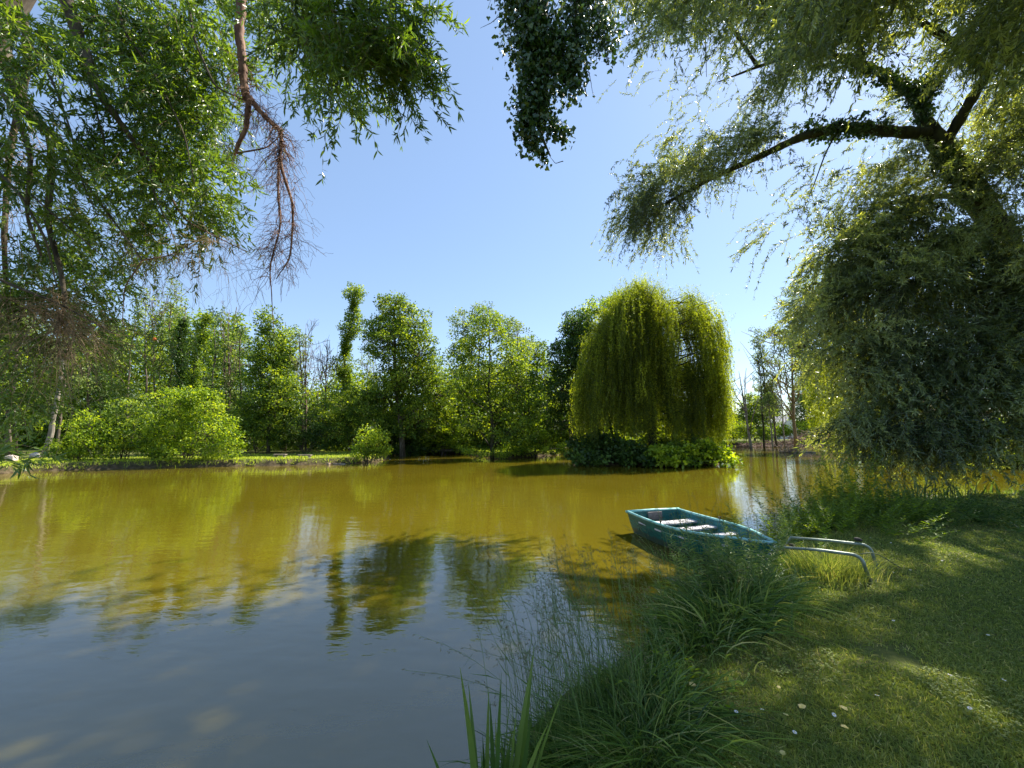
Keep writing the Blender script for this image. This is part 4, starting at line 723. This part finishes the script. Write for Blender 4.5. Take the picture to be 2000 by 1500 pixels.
plank(553, 26.9, .78, 'low plank seat on the left bank, left of the two'); plank(601, 26.9, .82, 'low plank seat on the left bank, the one nearer the upright stump')
x, z = bank(647, 26.6); b = MB(); b.tubes([[0, 0, -.1], [0, 0, .15], [.005, 0, .33]], [.13, .12, .115], 12); o = b.build('stump', texmat('cut stump wood', [(.14, .10, .07), (.3, .22, .15)], 9)); o.location = (x, 26.6, z); tag(o, 'short upright wooden stump on the left bank', 'stump')
x, z = bank(668, 26.9); b = MB(); b.tubes([[-.38, 0, .12], [0, .03, .13], [.38, .05, .12]], [.12, .115, .11], 12); o = b.build('log', M['dead_wood']); o.location = (x, 26.9, z); tag(o, 'short pale log lying right of the upright stump', 'log')
# little jetty in the inlet
x = (868-1000)*37/FPX; e = empty('jetty', (x, 38.3, 0), 'small weathered plank jetty at the back of the inlet', 'jetty')
b = MB()
for q in range(9): b.box((-1.05+q*.262, 0, .38+.006*(q % 2)), (.25, 1.6, .05))
b.build('deck', M['dead_wood'], e, smooth=False)
for sx in (-.95, .95):
    for sy in (-.7, .1): b = MB(); b.tubes([[sx, sy, -.5], [sx, sy, .35]], .06, 8); b.build('post', M['mossy_bark'], e)
b = MB(); b.box((0, -.78, .29), (2.3, .05, .12)); b.build('beam', M['mossy_bark'], e, smooth=False)
x, z = bank(33, 24.5); solid('stone_block', 'pale pinkish stone block at the left edge of the far bank', 'stone block', (x, 24.5, z+.18), (.55, .45, .38), .3, texmat('pink stone', [(.5, .40, .35), (.66, .55, .5)], 5))
x, z = bank(80, 26.5); b = MB(); b.tubes([[-.28, 0, .05], [-.15, 0, .16], [.05, 0, .2], [.2, 0, .13], [.32, 0, .04]], [.05, .16, .2, .15, .04], 10); o = b.build('boulder', M['concrete']); o.location = (x, 26.5, z); tag(o, 'small whitish rounded stone on the grass at the far left', 'stone')
x, z = bank(137, 25.2); solid('flat_board', 'flat grey board lying at the foot of the leftmost shrub', 'board', (x, 25.2, z+.2), (1.1, .4, .07), .1, M['dead_wood'])
x, z = bank(1045, 34.5); b = MB(); b.tubes([[x, 34.5, z-.1], [x, 34.5, z+.55], [x+.02, 34.5, z+1.0]], .09, 8); tag(b.build('fence_post', M['mossy_bark']), 'dark fence post standing left of the willow island', 'post')
x, z = bank(1098, 36.5); b = MB(); b.tubes([[x-1.2, 36.5, z+.75], [x, 36.5, z+.8], [x+1.1, 36.4, z+.85]], .07, 7); tag(b.build('pole_rail', M['dead_wood']), 'horizontal pale pole left of the willow island', 'pole')
for px, Y, top, lean, l in ((97, 26.5, 680, 34, 'pale leaning trunk at the left, catching the sun'), (30, 25.5, 640, 4, 'grey upright trunk at the far left edge'),):
    x, z = bank(px, Y); e = empty('tree', (x, Y, z-.05), l, 'tree'); b = MB(); tp = at(px+lean, top, Y)-np.array([x, Y, z]); P = wander(np.zeros(3), tp, 9, .06)
    b.tubes(P, np.linspace(.17, .08, 9), 9); b.build('trunk', M['pale_bark'] if lean > 10 else M['bark'], e); C = MB(); T = MB()
    c = P[-1]; pts = lobe_points(c+np.array([0, 0, .5]), np.array([1.6, 1.6, 1.5]), 70, .2); T.tubes(arcs(np.repeat(P[-2:-1], 25, 0), pts[:25], 5, .05, .02), .018, 3); clumps(C, pts, 22, .25, .17, .07)
    C.build('crown', M['broad_pale'], e, smooth=False); T.build('branches', M['bark'], e)
def brush(px, Y, w, h, label, mat, n=420, dep=1.2):
    x, z = bank(px, Y); b_ = MB(); c = rng.uniform(-1, 1, (n, 1)); hh = h*np.sqrt(np.clip(1-c**2, .05, 1))*rng.uniform(0, 1, (n, 1))**.7
    A = np.concatenate([c*w, rng.normal(0, dep*.4, (n, 1)), hh], 1); d = norm(rng.normal(size=(n, 3))*[1, .8, .28]); B_ = A+d*rng.uniform(.4, 1.7, (n, 1)); B_[:, 2] = np.maximum(B_[:, 2], .02)
    b_.tubes(arcs(A, B_, 4, .04, .05), rng.uniform(.015, .05, (n, 1))*np.array([[1, .8, .6, .3]]), 4, rng.uniform(0, 1, n))
    t_ = np.linspace(-1, 1, 9); P = np.stack([t_*w*.95, 0*t_, h*.25*np.sqrt(1-t_**2*.9)], 1); b_.tubes(P, h*.36*np.sqrt(1-t_**2*.93), 8)
    o_ = b_.build('brush_pile', mat); o_.location = (x, Y, z); tag(o_, label, 'brush pile')
brush(1445, 57, 1.2, .8, 'small dark heap of branches at the left end of the far shore', M['brush'], 200)
brush(1520, 57, 3.2, 1.0, 'dark brushwood pile in the middle of the far shore', M['brush'])
brush(1600, 58, 4.2, 1.5, 'reddish brushwood pile at the right of the far shore', texmat('reddish brushwood', [(.16, .10, .08), (.34, .22, .17), (.5, .36, .28)], 2), 700)
b = MB(); n = 260; A = np.stack([gnd(1540, 876)[0]+rng.normal(0, 5.0, n), gnd(1540, 873)[1]+rng.normal(0, .35, n)-.2, np.abs(rng.normal(0, .06, n))+.02], 1); d = norm(rng.normal(size=(n, 3))*[1, .4, .12]); b.tubes(arcs(A, A+d*.9, 3, .05), .025, 4)
tag(b.build('driftwood', M['brush']), 'broken twigs and debris along the waterline of the far right shore', 'debris', None, 'stuff')
p_ = gnd(1545, 884); b = MB(); n = 70; A = np.stack([p_[0]+rng.normal(0, .8, n), p_[1]+rng.normal(0, .25, n), np.zeros(n)], 1); B_ = A+np.stack([rng.normal(0, .5, n), rng.normal(0, .2, n), rng.uniform(.2, .95, n)], 1); b.tubes(arcs(A, B_, 4, .0, .05), .02, 4); b.tubes([[p_[0]-1.2, p_[1], .06], [p_[0]+2.2, p_[1]-.3, .05]], .06, 6)
tag(b.build('fallen_branch', M['dead_wood']), 'fallen twiggy branch sticking out of the water off the far shore', 'branch')

def house(px, Y, w, d, wallh, roofh, rz, wallm, roofm, label, gable_front=True, chim=False):
    x, z = bank(px, Y); z -= .05; e = empty('house', (x, Y, z), label, 'house'); e.rotation_euler = (0, 0, rz)
    b_ = MB(); b_.box((0, 0, wallh/2), (w, d, wallh))
    b_.add([[-w/2, -d/2, wallh], [w/2, -d/2, wallh], [0, -d/2, wallh+roofh], [-w/2, d/2, wallh], [w/2, d/2, wallh], [0, d/2, wallh+roofh]], [[0, 1, 2], [5, 4, 3]]); b_.build('wall', wallm, e, smooth=False)
    b_ = MB(); o_ = .35; t_ = .16; sl_ = roofh/(w/2)
    for s_ in (-1, 1):
        V = [[s_*(w/2+o_), -d/2-o_, wallh-o_*sl_], [0, -d/2-o_, wallh+roofh], [0, d/2+o_, wallh+roofh], [s_*(w/2+o_), d/2+o_, wallh-o_*sl_]]
        b_.add(np.array(V+[[q[0], q[1], q[2]+t_] for q in V])+[0, 0, .02], [[0, 1, 2, 3], [7, 6, 5, 4], [0, 4, 5, 1], [1, 5, 6, 2], [2, 6, 7, 3], [3, 7, 4, 0]])
    rf = b_.build('roof', roofm, e, smooth=False)
    if chim: b_ = MB(); b_.box((w*.12, d*.2, wallh+roofh+.2), (.6, .6, 1.4)); b_.build('chimney', M['brick'], rf, smooth=False)
    for wx_, wz in ((-.25, .5), (.25, .5)):
        b_ = MB(); b_.box((wx_*w, -d/2-.01, wallh*wz), (1.15, .08, 1.3)); f_ = b_.build('window', M['white_paint'], e, smooth=False)
        b_ = MB(); b_.box((wx_*w, -d/2-.06, wallh*wz), (.95, .04, 1.1)); b_.build('pane', M['glass'], f_, smooth=False)
    b_ = MB(); b_.box((0, -d/2-.01, 1.05), (.95, .08, 2.1)); b_.build('door', M['dead_wood'], e, smooth=False)
M['white_paint'] = texmat('off-white render', [(.58, .57, .54), (.72, .71, .68)], 3, .8, bump=.05)
M['cream'] = texmat('cream render', [(.42, .38, .30), (.55, .50, .42)], 3, .8, bump=.05); M['brick'] = texmat('brick', [(.25, .12, .08), (.36, .18, .12)], 8)
M['slate'] = texmat('pale grey roof', [(.22, .22, .23), (.33, .33, .34)], 3, .6, bump=.1); M['red_tile'] = texmat('faded red tile', [(.30, .17, .13), (.42, .26, .20)], 5)
g_, nt, p, out = newmat('window glass'); p.inputs['Base Color'].default_value = (.03, .04, .05, 1); p.inputs['Roughness'].default_value = .08; M['glass'] = g_
house(1500, 88, 6.5, 8, 2.6, 2.0, .5, M['white_paint'], M['slate'], 'small white house with pale gabled roof between the poplars')
house(1418, 92, 9, 8, 3.2, 2.8, -.4, M['cream'], M['slate'], 'cream house with steep grey roof beside the forked dead tree', chim=True)
house(1060, 80, 7, 7, 3.4, 2.4, .2, M['white_paint'], M['red_tile'], 'white house glimpsed through the trees left of the willow island')
house(1225, 88, 8, 7, 3.0, 2.2, -.1, M['cream'], M['slate'], 'pale building glimpsed through the weeping willow branches')
house(1832, 62, 8, 7, 4.2, 3.2, .3, M['cream'], M['red_tile'], 'cream house with faded red roof glimpsed through the big willow')

# ------------------------------------------------------------------ grass
def scatter(n, cone, ymin, ymax, pw=2.0):           # points on the near lawn, denser close by
    u = rng.uniform(0, 1, n); y = ymin*(ymax/ymin)**u; x = rng.uniform(cone[0], cone[1], n)*y
    return x, y
def blades(mb, x, y, h, w, lean=.5, tone=None, K=3, zoff=0.):
    n = len(x); z = height(x, y)+zoff; a = rng.uniform(0, 6.28, n); l = np.abs(rng.normal(0, lean, n))*h
    P0 = np.stack([x, y, z-.01], 1); t = np.linspace(0, 1, K)[None, :, None]
    P = P0[:, None]+np.stack([np.cos(a)*l, np.sin(a)*l, 0*a], 1)[:, None]*t**1.8+np.array([0, 0, 1.])*(h[:, None, None]*t*(1-.25*t*np.minimum(l/h, 2)[:, None, None]))
    wd = w[:, None]*np.array([1, .85, .12]) if K == 3 else w[:, None]*np.sin(np.linspace(.9, 3.05, K))[None]
    mb.ribbons(P, wd, tone)
b = MB(); x, y = scatter(520000, (-.45, 1.75), 1.15, 26)
s_ = sdist(x, y); k_ = (s_ > .25) & (x > -1.5) & ((np.sin(x*1.9+.7*y)*np.sin(y*2.3-x*.6+2)+.35*np.sin(x*6.1)*np.sin(y*5.3)) < rng.uniform(.45, 1.3, len(x))); x, y = x[k_], y[k_]; d_ = np.hypot(x, y); s_ = s_[k_]
patch = .46+.34*np.sin(x*2.1+1)*np.cos(y*1.7)+.25*np.sin(x*.8-y*1.1); edge = np.exp(-np.clip(s_-.3, 0, 9)/.5)
hh = rng.uniform(.018, .045, len(x))*(1+.5*patch)+edge*rng.uniform(0, .10, len(x))
tone = np.clip(.18+.34*patch+rng.normal(0, .15, len(x))+(rng.uniform(0, 1, len(x)) < .07)*.5, 0, 1)
blades(b, x, y, hh, .0022+.0011*d_*rng.uniform(.6, 1.3, len(x)), .9, tone)
n = 26000; x, y = scatter(n, (-.3, 1.6), 1.5, 14); k_ = (sdist(x, y) > .5) & (np.sin(x*2.9+2)*np.cos(y*3.7)+.4*np.sin(x*7) > .05); x, y = x[k_], y[k_]; n = len(x); an = rng.uniform(0, 6.28, n)
for j in range(3): D = np.stack([np.cos(an+j*2.1), np.sin(an+j*2.1), .25+0*an], 1); b.leaves(np.stack([x, y, height(x, y)+rng.uniform(.012, .035, n)], 1), D, rng.uniform(.008, .014, n)*(1+.12*y), rng.uniform(.007, .011, n)*(1+.12*y), np.clip(rng.normal(.22, .12, n), 0, .6), 'long', flat=.9)
tag(b.build('lawn_grass', M['grass'], None, smooth=False), 'short mown lawn grass on the near bank', 'grass', None, 'stuff')
b = MB(); n = 150000; x = rng.uniform(-1.5, 32, n)*1.0; y = rng.uniform(.8, 19, n); s_ = sdist(x, y); k_ = (s_ > -.10) & (s_ < rng.uniform(.2, 1.15, n)) & (y < 20) & (x < y*1.7); x, y, s_ = x[k_], y[k_], s_[k_]
far_ = np.clip(np.hypot(x, y)/8, .6, 2); cl = (.5+.5*np.clip((x-.5)/1.5, -1, 1))*(.5+.5*np.sin(x*3.1)*np.sin(y*2.7+x))
blades(b, x, y, rng.uniform(.08, .26, len(x))*(.5+.8*cl), .0045*far_*rng.uniform(.7, 1.6, len(x)), .55, np.clip(rng.normal(.4, .2, len(x)), 0, .95), K=4)
tag(b.build('bank_grass', M['tall_grass'], None, smooth=False), 'longer unmown grass fringing the edge of the near bank', 'grass', None, 'stuff')
b = MB(); n = 160000; x = rng.uniform(-34, 12, n); y = rng.uniform(21, 42, n); s_ = sdist(x, y); k_ = (s_ > .14) & (s_ < 7*rng.uniform(0, 1, n)**1.6) & (abs(x/y) < 1.35) & (((x-IC[0])/6)**2+((y-IC[1])/4)**2 > 1); x, y, s_ = x[k_], y[k_], s_[k_]
blades(b, x, y, rng.uniform(.05, .13, len(x))+.16*(s_ < .5)*rng.uniform(0, 1, len(x)), np.full(len(x), .035), .6, np.clip(rng.normal(.5, .22, len(x)), 0, 1))
n = 50000; x = rng.uniform(24, 62, n); y = rng.uniform(20, 62, n); s_ = sdist(x, y); k_ = (s_ > -.1) & (s_ < 4) & (x/y < 1.4); x, y = x[k_], y[k_]
blades(b, x, y, rng.uniform(.06, .4, len(x)), np.full(len(x), .06), .6, np.clip(rng.normal(.5, .22, len(x)), 0, 1))
tag(b.build('far_bank_grass', M['sun_grass'], None, smooth=False), 'sunlit grass along the far banks', 'grass', None, 'stuff')

# ------------------------------------------------------------------ bankside plants
def tussock(px, py, z0, r, n, h, label, leaf='tall_grass', w=.006, lean=.7, name='grass_tussock', stemy=0, K=6, pos=None):
    c = gnd(px, py, z0) if pos is None else np.array(pos); gz = H(c[0], c[1]); e = empty(name, (c[0], c[1], gz), label, 'grass clump' if name == 'grass_tussock' else 'plant'); b_ = MB()
    q = rng.normal(size=(n, 2))*r*.5; zz = height(c[0]+q[:, 0], c[1]+q[:, 1])-gz; hh_ = h*rng.uniform(.45, 1.15, n); a = np.arctan2(q[:, 1], q[:, 0])+rng.normal(0, .9, n); l = np.abs(rng.normal(lean, lean*.5, n))*hh_
    t = np.linspace(0, 1, K)[None, :, None]; P0 = np.concatenate([q, np.maximum(zz, -.3)[:, None]-.02], 1)
    P = P0[:, None]+np.stack([np.cos(a)*l, np.sin(a)*l, 0*a], 1)[:, None]*t**1.7+np.array([0, 0, 1.])*(hh_[:, None, None]*(t-.42*t**2.6*np.minimum(l/hh_, 1.6)[:, None, None]))
    b_.ribbons(P, w*rng.uniform(.6, 1.4, (n, 1))*np.sin(np.linspace(1.0, 3.08, K))[None], np.clip(rng.normal(.38, .24, n)+(rng.uniform(0, 1, n) < .05)*.45, 0, 1))
    b_.build('blades', M[leaf], e, smooth=False); return e, c, gz
def stalks(e, n, r, h, lean, azm, panicle=True, mat='tall_grass', seeds='straw', thick=.0017, spread=.5, off=(0, 0)):
    G_, S_ = MB(), MB(); q = rng.normal(size=(n, 2))*r*.5+np.array(off); hh_ = h*rng.uniform(.6, 1.1, n); a = azm+rng.normal(0, spread, n); l = np.abs(rng.normal(lean, lean*.5, n))*hh_; t = np.linspace(0, 1, 8)[None, :, None]
    P = np.concatenate([q, np.zeros((n, 1))], 1)[:, None]+np.stack([np.cos(a)*l, np.sin(a)*l, 0*a], 1)[:, None]*t**2+np.array([0, 0, 1.])*(hh_[:, None, None]*(t-.25*t**3*np.minimum(l/hh_, 1.5)[:, None, None]))
    G_.tubes(P, np.linspace(1.3, .5, 8)[None]*thick, 3)
    k_ = rng.integers(2, 6, n); I = np.arange(n); G_.leaves(P[I, k_], (P[I, k_+1]-P[I, k_])+rng.normal(size=(n, 3))*.06, .22, .007, .4)
    if panicle:
        for j in range(9):
            f = .70+.29*j/8; i0 = min(int(f*7), 6); A = P[:, i0]+(P[:, i0+1]-P[:, i0])*(f*7-i0); d = norm((P[:, 7]-P[:, 6])*6+rng.normal(size=(n, 3))*.5+[0, 0, -.15]); ln = .10*(1.15-j/9)*rng.uniform(.6, 1.3, (n, 1)); B_ = A+d*ln
            G_.tubes(arcs(A, B_, 3, .1), thick*.35, 3)
            for s2 in range(3): S_.leaves(A+(B_-A)*rng.uniform(.45, 1, (n, 1)), d+rng.normal(size=(n, 3))*.4+[0, 0, -.4], .018, .005, rng.uniform(.1, .8, n))
    G_.build('stems', M[mat], e, smooth=False)
    if panicle: S_.build('seed_sprays', M[seeds], e, smooth=False)
def leafy(px, py, z0, n, h, r, label, ll=.075, lwd=.016, leaf='tall_grass', gap=.028, name='leafy_plant', pos=None, whorl=2, lean=.25):
    c = gnd(px, py, z0) if pos is None else np.array(pos); gz = H(c[0], c[1]); e = empty(name, (c[0], c[1], gz), label, 'plant'); G_, L_ = MB(), MB()
    for s_ in range(n):
        q = rng.normal(size=2)*r*.5; hh_ = h*rng.uniform(.55, 1.1); zz = H(c[0]+q[0], c[1]+q[1])-gz; A = np.array([q[0], q[1], max(zz, -.35)-.03]); B_ = A+np.array([rng.normal(0, lean)*hh_+q[0]*.5, rng.normal(0, lean)*hh_+q[1]*.5, hh_]); P = wander(A, B_, 8, .012); G_.tubes(P, np.linspace(.004, .0015, 8), 4)
        m_ = int(hh_/gap); f = np.linspace(.22, 1, m_)*6.99; i0 = f.astype(int); Q = P[i0]+(P[i0+1]-P[i0])*(f-i0)[:, None] if m_ else P[:0]
        for w_ in range(whorl):
            an = np.arange(m_)*1.57+w_*math.pi+rng.normal(0, .4, m_); D = np.stack([np.cos(an), np.sin(an), rng.uniform(.1, .7, m_)], 1)
            sc_ = np.linspace(1.15, .5, m_)*rng.uniform(.8, 1.2, m_); L_.leaves(Q, D, ll*sc_, lwd*sc_, np.clip(rng.normal(.45, .2, m_), 0, 1), 'willow', flat=.55)
    G_.build('stems', M['tall_grass'], e); L_.build('leaves', M[leaf], e, smooth=False); return e
# big clump left of and below the boat bow
e, c, gz = tussock(1400, 1225, .35, .44, 1700, .50, 'big dense clump of long grass in front of the boat', w=.011, lean=.75); stalks(e, 26, .6, .95, .35, 2.6)
e, c, gz = tussock(1350, 1270, .3, .34, 1100, .32, 'lower dark clump of arching grass at the foot of the big clump', w=.009, lean=.9)
e, c, gz = tussock(1455, 1180, .4, .35, 1100, .42, 'grass clump between the big clump and the nearer rail', w=.010, lean=.8)
leafy(1420, 1180, .4, 46, .92, .50, 'tall leafy stems rising out of the long grass across the boat hull', ll=.11, lwd=.017, gap=.022)
leafy(1475, 1150, .45, 16, .55, .3, 'leafy stems standing directly at the boat bow', ll=.09, lwd=.013, gap=.022)
e, c, gz = tussock(1175, 1440, .25, .42, 1700, .34, 'long grass clump at the bottom middle on the water edge', w=.008, lean=.8); stalks(e, 90, .5, 1.15, .28, 2.2, spread=.5); stalks(e, 14, .4, 1.1, .6, 2.9, spread=.35)
e, c, gz = tussock(1090, 1490, .2, .28, 1000, .30, 'dark grass clump right of the iris blades', w=.008, lean=.8); stalks(e, 34, .3, 1.1, .25, 2.2); stalks(e, 3, .15, .85, .95, 3.0, spread=.2)
e, c, gz = tussock(1250, 1460, .4, .3, 1300, .30, 'pale arching grass clump at the bottom, right of the long grass', w=.006, lean=1.3)
e, c, gz = tussock(1235, 1350, .2, .3, 600, .24, 'small grass clump on the edge between the two long clumps', w=.0055, lean=.8); stalks(e, 34, .4, .95, .3, 2.0)
def iris(px, py, z0, n, h, label, w=.022, r=.12, fan=.35, pos=None):
    c = gnd(px, py, z0) if pos is None else np.array(pos); gz = min(H(c[0], c[1]), .3); e = empty('iris_plant', (c[0], c[1], gz), label, 'plant'); b_ = MB(); t = np.linspace(0, 1, 7)[None, :, None]; q = rng.normal(size=(n, 2))*r; q[:, 1] *= .5
    hh_ = h*rng.uniform(.5, 1.1, n); d = np.stack([q[:, 0]/r*fan*hh_*.6+rng.normal(0, .05, n), rng.normal(0, .06, n), 0*hh_], 1); P = np.concatenate([q, np.full((n, 1), -.05)], 1)[:, None]+d[:, None]*t**1.6+np.array([0, 0, 1.])*hh_[:, None, None]*t
    b_.ribbons(P, w*rng.uniform(.7, 1.2, (n, 1))*np.array([[.9, 1, 1, .95, .8, .5, .03]]), np.clip(rng.normal(.35, .15, n), 0, 1)); b_.build('blades', M['tall_grass'], e, smooth=False)
iris(945, 1500, .05, 27, 1.0, 'iris clump with broad upright blades at the bottom centre', r=.06, w=.036, fan=.16, pos=(-.10, 2.3, 0)); iris(1000, 1490, .1, 10, 1.02, 'narrower iris clump with the tallest blades, right of the broad one', r=.035, fan=.12, w=.03, pos=(.0, 2.35, 0))
leafy(752, 1560, 0, 10, .30, .12, 'small leafy waterside plant at the bottom edge, left of the irises', ll=.05, lwd=.012, pos=(-.50, 2.45, .0)); leafy(800, 1560, 0, 6, .24, .08, 'smallest leafy plant beside it at the bottom edge', ll=.045, lwd=.012, pos=(-.36, 2.5, 0))
leafy(1330, 1360, .45, 22, .16, .22, 'low broad-leaved nettles on the lawn edge below the big clump', ll=.075, lwd=.034, leaf='broad_bright', gap=.03, lean=.5)
leafy(1440, 1150, .4, 22, .34, .3, 'broad leafy weeds at the water edge beside the boat', ll=.09, lwd=.022)
# under and behind the rails
e, c, gz = tussock(1620, 1125, .5, .40, 1500, .34, 'bright sunlit long grass growing under the rails', leaf='grass', w=.006, lean=.4); tussock(1560, 1120, .45, .35, 900, .3, 'darker long grass under the left end of the rails', lean=.6)
leafy(1540, 1085, .4, 30, .42, .45, 'leafy weeds at the left end of the rails', ll=.09, lwd=.02)
leafy(1560, 1040, .3, 80, .70, .9, 'bright leafy weeds between the boat bow and the water', ll=.09, lwd=.026, leaf='broad_bright', gap=.03)
leafy(1640, 1035, .45, 80, .6, .9, 'leafy weeds behind the further rail', ll=.09, lwd=.024, leaf='broad', gap=.03)
leafy(1615, 1010, .4, 50, 1.35, .8, 'tall willowherb clump standing highest behind the boat bow', ll=.12, lwd=.024, leaf='broad', gap=.035)
leafy(1690, 1010, .45, 80, .7, 1.1, 'dark leafy weeds right of the tall willowherb', ll=.11, lwd=.028, leaf='broad', gap=.035)
iris(1745, 995, .3, 40, .62, 'dark iris clump on the bank right of the willowherb', w=.03, r=.3, fan=.5); iris(1790, 985, .3, 34, .85, 'tall iris clump standing against the bright water', w=.032, r=.26, fan=.45); iris(1860, 985, .3, 50, .65, 'wide iris clump further right along the bank', w=.032, r=.6, fan=.4)
iris(1960, 980, .3, 44, .58, 'iris clump at the right edge of the photo', w=.034, r=.6, fan=.5)
leafy(1800, 1018, .45, 120, .30, 1.5, 'dark low weeds in front of the tall irises', ll=.12, lwd=.03, leaf='dark_leaf', gap=.035); leafy(1920, 1010, .45, 120, .32, 1.6, 'dark leafy weeds at the right end of the near bank', ll=.12, lwd=.03, leaf='dark_leaf', gap=.035)
e, c, gz = tussock(1400, 1090, .0, .12, 60, .3, 'seeding grass standing in front of the boat stern', pos=(2.35, 6.4, 0.0)); stalks(e, 26, .9, .95, .2, 1.6, thick=.0026)
e, c, gz = tussock(1440, 1090, .2, .3, 300, .4, 'seeding grass rising above the middle of the boat', pos=(2.75, 5.5, .3)); stalks(e, 30, .8, 1.25, .18, 1.5, thick=.0026)

# daisies and fallen leaves on the lawn
dm = leafmat('daisy petals', [(.55, .55, .55), (.65, .65, .62)], .15, (1, 1, 1)); dy_ = texmat('daisy centre', [(.6, .42, .04), (.7, .5, .06)], 30)
e0 = empty('daisy', (0, 0, 0), 'white daisy', 'daisy', 'white daisies dotted over the lawn')
b = MB(); a = np.arange(13)*2*math.pi/13; b.leaves(np.tile([[0, 0, .0]], (13, 1)), np.stack([np.cos(a), np.sin(a), .15+0*a], 1), .011, .005, .5, 'willow', flat=1); pe = b.build('petals', dm, e0)
b = MB(); b.tubes([[0, 0, -.001], [0, 0, .003]], [.0035, .002], 8); ce = b.build('centre', dy_, e0); b = MB(); b.tubes([[0, 0, -.05], [.002, 0, -.02], [0, 0, 0]], .0008, 4); se = b.build('stem', M['tall_grass'], e0)
spots = [(1438, 1390), (1489, 1386), (1629, 1396), (1713, 1358), (1961, 1328), (1894, 1383), (1855, 1318), (1579, 1167), (1552, 1430), (1778, 1113), (1800, 1143), (1880, 1163), (1758, 1160), (1745, 1118), (1840, 1095), (1700, 1050), (1740, 1060), (1905, 1080), (1745, 1212), (1930, 1240)]
for i_, (px, py) in enumerate(spots):
    p_ = gnd(px, py, .55); z = H(p_[0], p_[1])+.055; p_ = gnd(px, py, z)
    if i_ == 0: r_ = e0; kids = []
    else:
        r_ = e0.copy(); S.collection.objects.link(r_)
        for ch in (pe, ce, se): c2 = ch.copy(); S.collection.objects.link(c2); c2.parent = r_
    r_.location = [float(q) for q in p_]; r_.rotation_euler = (rng.normal(-.2, .2), rng.normal(0, .2), rng.uniform(0, 6)); r_.scale = [1.15]*3
    r_['label'] = 'small white daisy open in the short lawn grass'
ly = texmat('yellowed leaf', [(.38, .30, .07), (.50, .42, .13), (.55, .42, .2)], 40, .6)
for (px, py, sz, rz, l) in ((1355, 1343, .055, 1.5, 'yellow leaf stuck upright in the nettles'), (1562, 1383, .05, .4, 'round ochre fallen leaf on the lawn'), (1657, 1388, .045, 2.2, 'pale yellow fallen leaf right of the ochre one'), (1521, 1345, .03, 1, 'tiny yellowish fallen leaf above the ochre one'), (1541, 1398, .03, 2.6, 'small cream fallen leaf below the ochre one'), (1528, 1475, .035, .9, 'brownish fallen leaf near the bottom edge'), (1658, 1422, .04, 2.9, 'curled yellow leaf below the pale yellow one')):
    p_ = gnd(px, py, .55); p_ = gnd(px, py, H(p_[0], p_[1])+.05); b = MB(); b.leaves(np.zeros((1, 3)), np.array([[math.cos(rz), math.sin(rz), .15]]), sz, sz*.8, .5, 'round', flat=1.)
    o = b.build('fallen_leaf', ly); o.location = [float(q) for q in p_]; tag(o, l, 'leaf', 'fallen leaves on the lawn')
